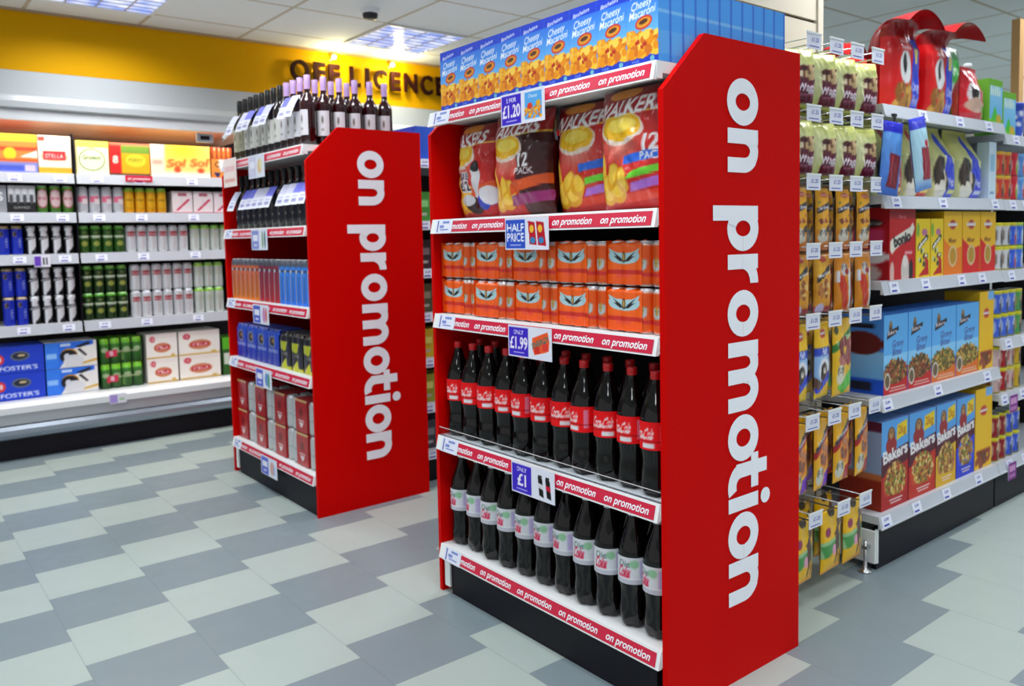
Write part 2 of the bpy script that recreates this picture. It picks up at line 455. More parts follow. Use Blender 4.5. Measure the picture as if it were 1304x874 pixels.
def strip_mesh():
    q = MB(); y0, y1 = T_+.003, WD-T_-.001
    f = lambda s, y, n=0: (-.002-.012*s-n, y, .001-.049*s)
    q.face([f(0, y1), f(0, y0), f(1, y0), f(1, y1)][::-1], WHITE)
    q.face([(0, y0, .001), (0, y1, .001), f(0, y1), f(0, y0)], WHITE)
    q.face([(0, y0, -.048), f(1, y0), f(0, y0), (0, y0, .001)], WHITE); q.face([(0, y1, .001), f(0, y1), f(1, y1), (0, y1, -.048)], WHITE)
    q.face([f(1, y1), f(1, y0), (0, y0, -.048), (0, y1, -.048)], WHITE)
    q.face([f(.14, .985, .001), f(.9, .985, .001), f(.9, y0+.012, .001), f(.14, y0+.012, .001)], PINK)
    Y = Vector((.012, 0, .049)).normalized()
    for c in (.135, .335, .535, .735, .932): q.text('on promotion', f(.5, c, .0016), (0, -1, 0), Y, .021, WHITE_VINYL, .018, .22, .165)
    return q.mesh('promotion_strip')
PALEINK = mat('pale_blue_ink', (120, 140, 206), .6)
def ticket_mesh():
    q = MB(); y0, y1 = .935, 1.035; f = lambda s, y, n=0: (-.0045-.012*s-n, y, .001-.049*s)
    q.face([f(.02, y1), f(1.0, y1), f(1.0, y0), f(.02, y0)], TICKET)
    Y = Vector((.012, 0, .049)).normalized()
    for h0, h1, a0, a1 in ((.15, .3, .02, .06), (.42, .62, .05, .075), (.7, .78, .02, .07)):
        q.face([f(h0, y0+a1, .0005), f(h0, y0+a0, .0005), f(h1, y0+a0, .0005), f(h1, y0+a1, .0005)], PALEINK)
    q.face([f(.1, y1-.01, .0005), f(.9, y1-.01, .0005), f(.9, y1-.016, .0005), f(.1, y1-.016, .0005)], INK)
    return q.mesh('shelf_ticket')
SHELF, STRIP, STICK = shelf_mesh(), strip_mesh(), ticket_mesh()
def stand(y0, tops, label, lower):
    t = thing('promotion_stand', label, 'shelving', (0, y0, 0))
    a = O('side_panel', PANEL_ME, t); O('lettering', LETTERING, a, (0, -.0005, 0), label='white on promotion lettering running down the panel')
    O('side_panel', PANEL_ME, t, (0, WD-T_, 0))
    for z in tops:
        s = O('shelf', SHELF, t, (0, 0, z)); O('promotion_strip', STRIP, s); O('shelf_ticket', STICK, s)
    q = MB(); q.box(.55, .57, T_+.001, WD-T_-.001, .02, tops[-1]-.05, DARK); O('back_panel', q, t)
    q = MB(); q.box(.012, .54, T_+.03, WD-T_-.045, 0.0, tops[0]-.05, BLACK); O('plinth', q, t)
    q = MB(); q.box(.004, .011, WD-T_-.043, WD-T_-.012, .025, tops[0]-.05, WHITE); O('end_bracket', q, t)
    return t
M_TOPS = [.178, .578, 1.018, 1.351, 1.724]
L_TOPS = [.198, .655, .98, 1.357, 1.725]
LY = 2.099
stand(0, M_TOPS, 'nearer red promotion stand holding cola, crisps and snack boxes', 0)
stand(LY, L_TOPS, 'farther red promotion stand holding wine and beer cans', 0)

# hanging price cards
def card(art, label, y, z, x=-.021, w=.205, h=.098, name='price_card'):
    q = MB(); q.box(-.0, .0012, -w/2, w/2, -h, 0, TICKET)
    q.plane((-.0006, w/2, -h), (0, -w, 0), (0, 0, h), art, PAPER)
    single(name, q, label, 'price card', (x, y, z), 0, 'promotional price cards')
BL, VI = (44, 84, 200), (64, 40, 200)
def price_art(top, big, tint, pic, sub=True):
    a = Art(110, 52, (232, 234, 248), 2.1); a.rect(.02, .05, .48, .95, tint)
    a.text(top, .25, .80, .13, (240, 240, 255), .02)
    if '\n' in big:
        p, r = big.split('\n'); a.text(p, .25, .70, .25, (245, 245, 255), .02, w=.40); a.text(r, .25, .40, .25, (245, 245, 255), .02, w=.40)
    else: a.text(big, .25, .46, .36, (245, 240, 255), .03, w=.42 if len(big) > 2 else None)
    if sub: a.rect(.12, .14, .38, .17, (190, 190, 250))
    pic(a); return a.done()
def pic_mac(a):
    a.rect(.56, .12, .95, .92, (86, 170, 236)); a.text('Cheesy', .75, .8, .1, (240, 244, 255), .01, .2)
    a.bits(40, .57, .15, .94, .45, .05, [(236, 150, 30), (244, 184, 50), (214, 110, 20)], 3); a.ell(.68, .5, .06, .09, (220, 60, 30)); a.ell(.87, .55, .05, .09, (230, 170, 30))
def pic_crisp(a):
    a.poly([(.54, .9), (.7, .85), (.74, .15), (.58, .18)], (190, 20, 40)); a.poly([(.73, .88), (.9, .84), (.95, .12), (.77, .15)], (190, 20, 40))
    for x in (.63, .82): a.ell(x, .65, .05, .12, (246, 190, 60)); a.ell(x+.02, .3, .06, .1, (60, 130, 190))
def pic_cans(a):
    a.poly([(.57, .66), (.92, .9), (.96, .6), (.94, .3), (.62, .14), (.57, .35)], (244, 92, 40)); a.rect(.62, .2, .74, .42, (220, 50, 40)); a.rect(.8, .3, .92, .55, (232, 60, 50))
    a.text('ENERGY', .76, .56, .16, (60, 120, 110), .03, 0, .35)
def pic_cola(a):
    for x, l in ((.63, (216, 216, 222)), (.8, (206, 20, 60))):
        a.poly([(x, .75), (x+.1, .7), (x+.13, .12), (x+.03, .16)], (22, 14, 16)); a.poly([(x+.005, .55), (x+.115, .52), (x+.12, .36), (x+.015, .4)], l); a.rect(x+.01, .72, x+.09, .8, (40, 40, 40))
card(price_art('2 FOR', '£1.20', VI, pic_mac), 'violet two for £1.20 price card under the blue snack boxes', .533, 1.722)
card(price_art('', 'HALF\nPRICE', BL, pic_crisp), 'blue half price card hanging below the crisps', .525, 1.344)
card(price_art('ONLY', '£1.99', VI, pic_cans), 'violet only £1.99 price card below the orange can packs', .52, 1.012)
card(price_art('ONLY', '£1', VI, pic_cola), 'violet only £1 price card below the red-labelled cola', .518, .58)
def pale_art(l, r, blobs):
    a = Art(56, 30, (224, 230, 244), 1.9); a.rect(.04, .06, .48, .94, l); a.rect(.10, .45, .42, .75, (232, 236, 250)); a.rect(.16, .2, .36, .3, (210, 214, 240))
    for (u, v, ru, rv, c) in blobs: a.ell(u, v, ru, rv, c)
    return a.done()
card(pale_art((206, 208, 232), 0, [(.72, .5, .13, .3, (226, 196, 150)), (.8, .6, .08, .2, (226, 226, 180))]), 'pale price card hanging below the wine bottles', LY+.53, 1.722, h=.115)
card(pale_art((136, 150, 214), 0, [(.72, .5, .05, .42, (120, 160, 120)), (.86, .5, .05, .42, (90, 120, 130))]), 'pale blue price card below the dark bottles with neck tags', LY+.53, 1.352, h=.105)
card(pale_art((84, 100, 204), 0, [(.72, .5, .1, .4, (200, 140, 190)), (.86, .5, .05, .4, (210, 110, 90))]), 'blue price card below the slim striped cans', LY+.55, .97)
card(pale_art((96, 104, 214), 0, [(.72, .5, .12, .35, (110, 150, 210)), (.84, .45, .06, .4, (90, 160, 120))]), 'blue price card below the blue four-packs', LY+.548, .642)
card(pale_art((96, 110, 214), 0, [(.72, .5, .12, .35, (220, 170, 160)), (.84, .45, .06, .3, (170, 190, 230))]), 'blue price card on the base shelf in front of the black plinth', LY+.525, .188)
a_ = Art(30, 24, (246, 232, 226), 1.3); a_.rect(.1, .2, .9, .3, (230, 170, 160)); a_.rect(.1, .55, .9, .75, (238, 200, 200)); a_.done()
card(a_, 'pinkish white card at the far end of the wine shelf', LY+.90, 1.735, w=.19, h=.15)

# ================================================================== GOODS OF THE NEARER STAND
def carton(w, d, h, front, mt=CARD, side=(200, 200, 200), top=None, back=None, leftart=None):
    """box with its printed front towards -y, origin at the middle of the base."""
    q = MB(); top = top or side; ls, lt_, lb = lin(side), lin(top), lin(back or side)
    q.plane((-w/2, -d/2, 0), (w, 0, 0), (0, 0, h), front, mt)
    if leftart: q.plane((-w/2, d/2, 0), (0, -d, 0), (0, 0, h), leftart, mt)
    else: q.face([(-w/2, d/2, 0), (-w/2, -d/2, 0), (-w/2, -d/2, h), (-w/2, d/2, h)], mt, ls)
    q.face([(w/2, -d/2, 0), (w/2, d/2, 0), (w/2, d/2, h), (w/2, -d/2, h)], mt, ls)
    q.face([(w/2, d/2, 0), (-w/2, d/2, 0), (-w/2, d/2, h), (w/2, d/2, h)], mt, lb)
    q.face([(-w/2, -d/2, h), (w/2, -d/2, h), (w/2, d/2, h), (-w/2, d/2, h)], mt, lt_)
    q.face([(-w/2, d/2, 0), (w/2, d/2, 0), (w/2, -d/2, 0), (-w/2, -d/2, 0)], mt, ls)
    # the glued flap seams along the top edge
    q.box(-w/2+.002, w/2-.002, -.0012, .0012, h, h+.0006, mt, lt_)
    return q

# macaroni boxes on the top shelf: nine across the front, ten more behind the right-hand one
a = Art(54, 96, (74, 160, 240), .56)
a.grad(.35, .86, (110, 190, 246), (48, 120, 226)); a.rect(0, .86, 1, 1, (24, 62, 206)); a.rect(0, 0, 1, .10, (22, 56, 190))
a.text('Batchelors', .45, .91, .055, (236, 240, 255), .02, .35, .12, w=.6)
a.text('Cheesy', .50, .775, .10, (240, 246, 255), .012, .3, .10, w=.66); a.text('Macaroni', .52, .665, .10, (240, 246, 255), .012, .3, .10, w=.82)
a.ell(.56, .53, .27, .085, (208, 50, 34), .15); a.ell(.56, .53, .22, .06, (226, 150, 40), .15); a.ell(.55, .54, .14, .03, (90, 50, 20), .15)
a.bits(70, .04, .13, .96, .38, .055, [(246, 176, 20), (252, 196, 50), (236, 146, 10), (216, 116, 20), (252, 210, 80)], 4)
a.bits(14, .0, .3, .35, .45, .04, [(240, 164, 30), (250, 190, 60), (226, 130, 16)], 5); a.bits(5, .3, .2, .7, .3, .03, [(190, 50, 24)], 8)
a.text('ready', .3, .05, .04, (150, 180, 250), .0); a.ell(.82, .05, .07, .035, (110, 180, 200)); a.done()
s_ = Art(10, 60, (70, 160, 246), .3); s_.rect(0, .62, 1, .66, (130, 196, 252)); s_.rect(.1, .1, .9, .4, (92, 172, 246)); s_.rect(.92, 0, 1, 1, (36, 90, 210)); s_.done()
q = carton(.109, .050, .197, a, side=(84, 168, 246), top=(60, 120, 230))
q.plane((.1091/2, -.025, 0), (0, .05, 0), (0, 0, .197), s_, CARD)
MAC = ('snack_box', 'box', q.mesh('snack_box'))
for i in range(9):
    lab = 'blue snack box, %s from the left in the front row above the crisps' % ORD[i]
    if i == 8: lab = 'blue snack box at the right front corner above the crisps'
    spawn(MAC, lab, (.032, .953-.1097*i, 1.7255), FX, 'blue boxes on the top shelf')
for j in range(1, 11):
    spawn(MAC, 'blue snack box, %s behind the right front corner box' % ORD[j-1], (.032+.0505*j, .0754, 1.7255), FX, 'blue boxes on the top shelf')

# crisp bags -----------------------------------------------------------------
def pillow(w, h, d, art, mt=FILM, prof=None, wr=.006, seed=0, back=(120, 20, 24), nu=None, nv=None, pinch=.10, base=False, flat=2.6):
    """filled bag: printed front towards -y, origin at the middle of the base."""
    q = MB(); nu = nu or art.nu; nv = nv or art.nv
    def depth(u, v):
        pu = max(0, 1-abs(2*u-1)**flat)**.55
        if base: pv = min(1, (1-v)/.45)**.6 if v > .55 else 1.0; pv *= min(1, .75+v*2)
        else: pv = max(0, 1-abs(2*v-1)**2.6)**.6
        if prof: pv = prof(v)
        return pu, pv
    def P(sgn):
        def fn(u, v):
            pu, pv = depth(u, v)
            ww = w*(1-pinch*(1-abs(2*v-1)**3)) if not base else w*(1-pinch*v*v)
            n = noise.noise(Vector((u*5+seed, v*6, seed*3.1+sgn)))+.6*noise.noise(Vector((u*13+seed, v*9, seed)))
            k = min(1, 3*min(u, 1-u)+.1)*min(1, 5*min(v, 1-v)+.0)
            y = sgn*(d/2*pu*pv+.0012)+wr*n*k*sgn
            x = (u-.5)*ww+wr*.6*noise.noise(Vector((v*8, seed, u*2)))*min(1, 6*v)
            return (x, y, v*h)
        return fn
    q.grid(P(-1), nu, nv, mt, art)
    fb = P(1); q.grid(lambda u, v: fb(1-u, v), max(8, nu//4), max(8, nv//4), mt, None, lin(back))
    return q
def crisp_art(name, x0, pack, left_dark, ribbons, salt=False):
    a = Art(72, 100, (186, 12, 20), .8)
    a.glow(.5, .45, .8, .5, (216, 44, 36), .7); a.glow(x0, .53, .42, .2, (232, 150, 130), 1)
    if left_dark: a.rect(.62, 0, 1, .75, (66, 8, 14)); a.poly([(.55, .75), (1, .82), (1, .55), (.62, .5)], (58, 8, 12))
    a.rect(0, .91, 1, 1, (140, 8, 14)); a.ell(.42, .95, .24, .05, (226, 140, 20))
    a.ell(x0, .66, .33, .135, (240, 220, 206)); a.ell(x0, .675, .29, .115, (246, 190, 20)); a.ell(x0+.02, .69, .2, .06, (255, 226, 90))
    a.poly([(0, .76), (1, .80), (1, .92), (0, .90)], (150, 8, 18)); a.poly([(0, .745), (1, .785), (1, .80), (0, .76)], (236, 200, 60))
    a.text(name, x0+.06, .835, .125, (240, 240, 240), .03, .25, .04)
    # crisps in a heap, bottom left
    for (u, v, ru, rv, r) in ((.12, .36, .07, .16, .2), (.2, .2, .14, .09, -.3), (.36, .17, .16, .1, .5), (.3, .28, .08, .12, -.5), (.46, .25, .1, .11, .3), (.16, .11, .12, .06, 0)):
        a.ell(u, v, ru, rv, (232, 168, 28), r); a.ell(u+.01, v+.02, ru*.75, rv*.7, (250, 206, 70), r)
    if ribbons:
        a.poly([(.50, .37), (1, .41), (1, .49), (.50, .44)], (40, 104, 220)); a.poly([(.55, .25), (1, .30), (1, .37), (.6, .31)], (110, 214, 50))
        a.poly([(.55, .15), (1, .2), (1, .28), (.6, .22)], (176, 110, 214)); a.poly([(.4, .06), (1, .1), (1, .17), (.5, .14)], (226, 60, 30))
    else: a.poly([(.4, .2), (1, .30), (1, .40), (.45, .32)], (224, 86, 30)); a.poly([(.4, .1), (1, .14), (1, .24), (.45, .2)], (150, 40, 110))
    if pack: a.text('12', pack, .535, .12, (244, 244, 246), .04); a.text('PACK', pack+.01, .43, .06, (240, 240, 244), .02)
    if salt:
        a.rect(.2, .28, .46, .5, (222, 222, 226)); a.text('SAVE', .33, .45, .07, (30, 30, 50), .02); a.text('£12', .33, .35, .09, (30, 30, 50), .03)
        a.ell(.60, .42, .08, .17, (230, 232, 236)); a.ell(.60, .55, .07, .06, (24, 24, 26)); a.rect(.52, .22, .68, .36, (226, 228, 234))
        a.ell(.5, .14, .2, .09, (40, 24, 24)); a.ell(.72, .17, .12, .08, (40, 70, 190)); a.ell(.85, .24, .16, .1, (226, 226, 232)); a.ell(.35, .2, .15, .06, (206, 210, 216))
    return a.done()
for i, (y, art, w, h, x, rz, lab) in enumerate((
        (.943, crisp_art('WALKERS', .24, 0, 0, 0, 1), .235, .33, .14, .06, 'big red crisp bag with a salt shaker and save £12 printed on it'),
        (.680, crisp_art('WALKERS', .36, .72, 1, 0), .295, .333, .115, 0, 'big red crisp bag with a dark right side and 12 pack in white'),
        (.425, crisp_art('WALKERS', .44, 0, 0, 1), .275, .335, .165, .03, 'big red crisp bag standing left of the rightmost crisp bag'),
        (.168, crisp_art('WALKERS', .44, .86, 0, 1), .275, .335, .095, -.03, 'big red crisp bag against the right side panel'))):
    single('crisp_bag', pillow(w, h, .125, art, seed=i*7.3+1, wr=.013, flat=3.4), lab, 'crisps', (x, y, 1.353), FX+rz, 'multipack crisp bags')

# energy drink packs -----------------------------------------------------------
def can_profile(r, h, neck=.80):
    return [(r*.86, 0), (r*.97, .006), (r, .012)]+[(r, h*k) for k in (.15, .3, .45, .6, .75, .84)]+[(r*.985, h*.9), (r*.93, h*.94), (r*neck, h*.975), (r*neck, h*.98)]
def can_meshes(r, h, art, name='can_body', lidm=ALU, n=24, neckm=None, neck=.80, dense=True):
    pf = can_profile(r, h, neck)
    if dense:
        out = []
        for j in range(31):
            z = h*.98*j/30
            for (a0, z0), (a1, z1) in zip(pf, pf[1:]):
                if z0 <= z <= z1: out.append((a0+(a1-a0)*((z-z0)/max(1e-6, z1-z0)), z)); break
            else: out.append((pf[-1][0], z))
        pf2 = out
    else: pf2 = pf
    q = MB(); q.lathe(pf2, TIN, n, art=art)
    l = MB(); l.lathe([(r*neck, h*.975), (r*neck+.001, h), (r*neck-.002, h), (r*neck-.004, h-.004), (0.0, h-.004)], lidm, 16)
    l.box(-.006, .006, -.010, .004, h-.0035, h-.002, lidm)
    return q.mesh(name), l.mesh('can_lid')
a = Art(48, 30, (236, 88, 12), 2.4); a.rect(0, 0, 1, .06, (190, 190, 196)); a.rect(0, .94, 1, 1, (206, 206, 210))
for cu in (.5,):
    a.ell(cu, .55, .11, .18, (190, 206, 210)); a.rect(0, .62, 1, .8, (236, 88, 12)); a.poly([(cu-.11, .7), (cu, .48), (cu+.11, .7), (cu+.03, .55), (cu, .42), (cu-.03, .55)], (30, 24, 24)); a.ell(cu, .55, .03, .12, (200, 150, 40))
a.rect(0, .25, 1, .32, (214, 40, 50)); a.done()
EC, EL = can_meshes(.0262, .122, a, n=28)
def wrap_mesh():
    W3, r, D = .135, .0262, .0525
    a = Art(96, 60, (250, 98, 16), 1.15)
    a.grad(0, .5, (244, 84, 10), (252, 104, 18)); a.ell(.5, .66, .44, .19, (176, 214, 222)); a.poly([(.04, .72), (.96, .72), (.96, .9), (.04, .9)], (250, 98, 16)); a.rect(0, .24, 1, .34, (206, 40, 30)); a.text('LIGHTNING', .48, .20, .05, (230, 60, 90), .02, 0, w=.4)
    for s_ in (-1, 1):
        a.poly([(.5, .52), (.5+s_*.2, .53), (.5+s_*.36, .66), (.5+s_*.44, .84), (.5+s_*.2, .74), (.5, .72)], (176, 214, 222))
        a.poly([(.5+s_*.02, .52), (.5+s_*.12, .62), (.5+s_*.3, .77), (.5+s_*.2, .64), (.5+s_*.28, .66), (.5+s_*.14, .54)], (34, 26, 26))
    a.ell(.5, .63, .055, .125, (60, 36, 20)); a.ell(.5, .63, .03, .09, (214, 166, 70)); a.done()
    q = MB()
    def fn(u, v):
        x = -W3/2+u*W3
        bul = abs(math.sin(PI*u*W3/D))
        top = max(0, (v-.88)/.12); z = .004+v*.119
        y = -r*2-.0014+(.006*(1-bul))+top*top*.022
        return (x-.038, y, z+(bul-.5)*.005*top)
    q.grid(fn, 96, 60, FILM, a)
    q.grid(lambda u, v: (-W3/2-.038+u*W3, -r*2+.022+u*0+v*.06, .1225+.002*abs(math.sin(PI*u*W3/D))-.004*v), 24, 3, FILM, None, lin((230, 84, 16)))
    q.grid(lambda u, v: (-W3/2-.0385, -r*2+.05-u*.05, .004+v*.119), 4, 4, FILM, None, lin((226, 80, 12)))
    return q.mesh('shrink_wrap')
PACK = ('energy_drink_pack', 'drink cans', [('shrink_wrap', wrap_mesh())]+[('can', EC, ((i-1.5)*.0525, (j-.5)*.0525, 0), [('can_lid', EL)]) for i in range(4) for j in range(2)])
g = random.Random(2)
for lv in range(2):
    for i in range(5):
        spawn(PACK, '%s row of orange energy drink packs, %s pack from the left panel' % (('bottom', 'top')[lv], ORD[i]),
              (.07+g.uniform(0, .012), .956-.207*i+g.uniform(-.002, .002), 1.0188+.1275*lv), FX+g.uniform(-.015, .015), 'orange energy drink packs')

# cola bottles ------------------------------------------------------------------
def bottle_meshes(lab_art, capm, lz0, lz1):
    R = .0435; H = .338
    pf = [(.012, .004), (.026, 0), (.037, .006), (.0415, .022), (.0425, .04), (.0405, .062), (.0385, .085), (.0395, .108), (.0425, .124), (R, .128), (R, .205),
          (.0432, .212), (.0405, .228), (.0355, .246), (.0295, .262), (.0232, .278), (.018, .294), (.0145, .306), (.0128, .314), (.0125, .322)]
    z = np.linspace(.004, .322, 46); rr = []
    zz = [p[1] for p in pf[1:]]; r_ = [p[0] for p in pf[1:]]
    pf2 = [(.004, .006), (.02, .004), (.030, .0)]+[(float(np.interp(t, zz, r_)), float(t)) for t in z]
    def mod(r, t, a):
        if t < .05: r *= 1-.22*(1-t/.05)*(.5+.5*math.cos(5*a))
        if .06 < t < .12: r *= 1+.012*math.cos(12*a)*math.sin(PI*(t-.06)/.06)
        return r
    q = MB(); q.lathe(pf2, COLA, 30, mod=mod)
    l = MB(); n = 20
    l.lathe([(R+.0008, lz0+(lz1-lz0)*i/n) for i in range(n+1)], PAPER, 90, art=lab_art)
    c = MB(); c.lathe([(.0, H), (.013, H), (.0148, H-.002), (.0148, H-.016), (.0135, H-.018), (.0135, H-.0185), (.0148, H-.019), (.0148, H-.022), (.012, H-.022)][::-1], capm, 24, mod=lambda r, t, a: r*(1+.012*math.cos(24*a)) if H-.017 < t < H-.003 else r)
    return q.mesh('bottle'), l.mesh('label'), c.mesh('cap')
a = Art(90, 20, (236, 16, 22), 3.4)
for cu in (.50, .98):
    a.text('Coca-Cola', cu, .60, .40, (250, 246, 246), .02, .35, .03, w=.25); a.poly([(cu-.12, .46), (cu+.12, .5), (cu+.12, .44), (cu-.04, .40)], (240, 220, 220)); a.rect(cu-.0, .10, cu+.13, .26, (226, 226, 230))
    a.rect(cu+.19, .2, cu+.24, .9, (226, 120, 150))
a.rect(0, .30, 1, .34, (150, 10, 16)); a.done()
RB = bottle_meshes(a, REDCAP, .130, .206)
a = Art(90, 20, (220, 222, 228), 3.4)
for cu in (.50, .98):
    a.text('Diet', cu+.01, .78, .22, (60, 110, 100), .01, .2); a.text('Coke', cu-.01, .48, .42, (214, 30, 70), .03, .3, .02, w=.14); a.ell(cu+.10, .78, .05, .16, (150, 200, 160)); a.rect(cu+.16, .2, cu+.26, .9, (196, 182, 222))
a.rect(0, .0, 1, .2, (196, 198, 208)); a.rect(0, .2, 1, .24, (240, 240, 246)); a.done()
DB = bottle_meshes(a, WHITECAP, .130, .206)
COKE = ('cola_bottle', 'bottle', [('bottle', RB[0]), ('label', RB[1]), ('cap', RB[2])])
DIET = ('cola_bottle', 'bottle', [('bottle', RB[0]), ('label', DB[1]), ('cap', DB[2])])
g = random.Random(11)
for i in range(11):
    y = 1.0205-.0935*i
    spawn(COKE, 'red-labelled cola bottle, %s from the left in the front row' % ORD[i], (.062+g.uniform(-.004, .004), y, .579), FX+g.uniform(-.5, .5), 'red-labelled cola bottles')
    spawn(COKE, 'red-labelled cola bottle standing behind the %s front row bottle from the left' % ORD[i], (.158, y+.0, .579), FX+g.uniform(-.5, .5), 'red-labelled cola bottles')
    spawn(DIET, 'silver-labelled diet cola bottle, %s from the left in the front row' % ORD[i], (.066+g.uniform(-.004, .004), 1.0205-.0932*i, .179), FX+g.uniform(-.35, .35), 'diet cola bottles')
    spawn(DIET, 'silver-labelled diet cola bottle behind the %s front row bottle from the left' % ORD[i], (.162, 1.0205-.0932*i, .179), FX+g.uniform(-.4, .4), 'diet cola bottles')
q = MB(); q.box(.001, .0025, T_+.004, WD-T_-.004, .002, .030, CLEAR); q.box(.001, .012, T_+.004, WD-T_-.004, .0005, .002, CLEAR)
q.box(.0008, .0028, T_+.004, WD-T_-.004, .030, .0312, mat('clear_edge', (232, 226, 226), .3))
single('shelf_riser', q, 'clear plastic riser along the front edge of the red-labelled cola shelf', 'shelf riser', (0, 0, .578))

# ================================================================== GOODS OF THE FARTHER STAND
def wine_meshes(glass, label_c, cap_c, h=.320, r=.0365):
    pf = [(.0, .002), (r*.8, 0), (r, .006), (r, h*.30), (r, h*.58), (r*.97, h*.62), (r*.8, h*.665), (r*.55, h*.71), (r*.40, h*.75), (r*.37, h*.82), (r*.37, h*.985)]
    q = MB(); q.lathe(pf, glass, 22)
    a = Art(40, 12, label_c, 2); a.rect(.42, .55, .58, .8, (120, 110, 100)); a.rect(.38, .25, .62, .32, (150, 140, 130)); a.done()
    l = MB()
    def fn(u, v):
        t = -PI/2+(u-.5)*1.7; return ((r+.0006)*math.cos(t), (r+.0006)*math.sin(t), h*.14+v*h*.36)
    l.grid(fn, 40, 12, PAPER, a)
    c = MB(); c.lathe([(r*.39, h*.80), (r*.40, h*.9), (r*.40, h*.995), (r*.36, h), (0, h)], cap_c, 18)
    return [('bottle', q.mesh('bottle')), ('label', l.mesh('label')), ('capsule', c.mesh('capsule'))]
LILAC = mat('lilac_capsule', (206, 170, 226), .45); BLACKCAP = mat('black_capsule', (20, 20, 20), .4)
WHT = ('wine_bottle', 'bottle', wine_meshes(WINEGLASS, (206, 206, 200), BLACKCAP))
RSE = ('wine_bottle', 'bottle', wine_meshes(ROSE, (216, 214, 220), LILAC))
YEL = ('wine_bottle', 'bottle', wine_meshes(mat('olive_wine_glass', (58, 52, 8), .1, coat=.3), (190, 186, 160), BLACKCAP))
for i in range(12):
    y = LY+.921-.0768*i
    sp = YEL if i < 2 else WHT if i < 8 else RSE
    spawn(sp, 'wine bottle with %s cap, %s from the left in the front row' % ('black' if i < 8 else 'lilac', ORD[i]), (.055, y, 1.7262), FX+.25, 'wine bottles on top of the farther stand')
for j in range(1, 6):
    spawn(RSE, 'rosé wine bottle with lilac cap, %s behind the right front corner bottle' % ORD[j-1], (.055+.0805*j, LY+.076, 1.7262), FX+.9, 'wine bottles on top of the farther stand')
# second row of lilac capsules seen over the front row
for j in range(3):
    spawn(RSE, 'rosé wine bottle with lilac cap, %s bottle inward from the right-hand column' % ORD[j], (.1355+.083*j, LY+.165, 1.7262), FX+.3, 'wine bottles on top of the farther stand')
def necktag(w=.050, h=.125, tint=(206, 208, 232)):
    a = Art(14, 24, (226, 230, 242), .55); a.rect(0, .55, 1, 1, tint); a.rect(.2, .15, .8, .3, (150, 150, 190)); a.rect(.2, .38, .8, .44, (180, 180, 210)); a.done()
    q = MB(); q.grid(lambda u, v: ((u-.5)*w, -.070+v*.064-.006*math.sin(PI*v), (v-1)*h*.84), 14, 24, PAPER, a); return q.mesh('neck_tag')
TAG = ('neck_tag', 'price tag', necktag()); TAGV = ('neck_tag', 'price tag', necktag(tint=(120, 124, 226)))
for i in (0, 2, 3, 5, 6, 9, 10):
    spawn((TAG, TAGV)[i % 2], 'slanting paper tag on the neck of the %s wine bottle from the left' % ORD[i], (.036, LY+.921-.0768*i-.01, 1.7262+.236), FX+.35, 'paper tags on the wine necks')
DRK = ('dark_bottle', 'bottle', wine_meshes(WINEGLASS, (30, 30, 44), BLACKCAP, .292, .036))
for i in range(12):
    y = LY+.985-.0815*i
    spawn(DRK, 'dark wine bottle on the second shelf down, %s from the left' % ORD[i], (.075, y, 1.358), FX, 'dark bottles on the second shelf')
    if i not in (1, 7):
        spawn((TAG, TAGV)[(i//2) % 2], 'slanting paper tag on the %s dark bottle from the left, second shelf' % ORD[i], (.056, y-.006, 1.358+.205), FX+.35, 'paper tags on the dark bottles')

def slim_art(c0, c1):
    a = Art(40, 40, c1, 1); a.grad(0, .72, c0, c1); a.rect(0, .86, 1, 1, (90, 96, 110)); a.rect(0, .74, 1, .80, (60, 60, 80))
    a.ell(.5, .76, .05, .05, (230, 230, 240)); a.rect(.44, .05, .50, .7, (200, 205, 214)); a.rect(.58, .1, .6, .65, (70, 60, 80)); a.done(); return a
SL = {n: ('slim_can', 'can', [('can_body', p[0]), ('can_lid', p[1])]) for n, p in (
    ('orange', can_meshes(.0305, .218, slim_art((236, 130, 20), (226, 110, 70)), n=40)), ('red', can_meshes(.0305, .218, slim_art((196, 40, 50), (150, 40, 70)), n=40)),
    ('blue', can_meshes(.0305, .218, slim_art((50, 124, 236), (60, 140, 240)), n=40)))}
cols = ['orange']*6+['red']*4+['blue']*6
for i, c in enumerate(cols):
    k_ = i if c == 'orange' else i-6 if c == 'red' else i-10
    spawn(SL[c], '%s slim drinks can, %s of its colour from the left' % (c, ORD[k_]), (.045, LY+1.027-.0647*i, .981), FX+.1, 'slim cans on the third shelf')

a = Art(34, 44, (30, 70, 206), .78); a.grad(0, 1, (16, 40, 160), (46, 96, 226)); a.ell(.45, .66, .26, .17, (140, 150, 170)); a.ell(.45, .66, .2, .12, (40, 44, 60)); a.ell(.5, .68, .08, .05, (200, 150, 60))
a.text("FOSTER'S", .5, .40, .09, (226, 230, 246), .02, w=.8); a.rect(0, .97, 1, 1, (120, 140, 220)); a.done()
def can_carton(w, d, h, art, side, top):
    q = MB()
    def fn(u, v):
        b_ = .010*(1-abs(math.sin(PI*u*2))**.6)*(1 if v > .85 else .35)
        return ((u-.5)*w, -d/2+b_+max(0, v-.9)*.12, v*h)
    q.grid(fn, art.nu, art.nv, FILM, art)
    c = lin(side)
    for s_ in (-1, 1): q.grid(lambda u, v, s_=s_: (s_*(w/2), (-d/2+.01+u*(d-.01))*s_ if s_ > 0 else d/2-u*(d-.01), v*h*.985), 6, 6, FILM, None, c)
    q.grid(lambda u, v: ((u-.5)*w, -d/2+.012+v*(d-.012), h*.985+.004*abs(math.sin(2*PI*u))*abs(math.sin(2*PI*v))), 16, 16, FILM, None, lin(top))
    q.face([(w/2, d/2, 0), (-w/2, d/2, 0), (-w/2, d/2, h*.985), (w/2, d/2, h*.985)], FILM, c)
    return q
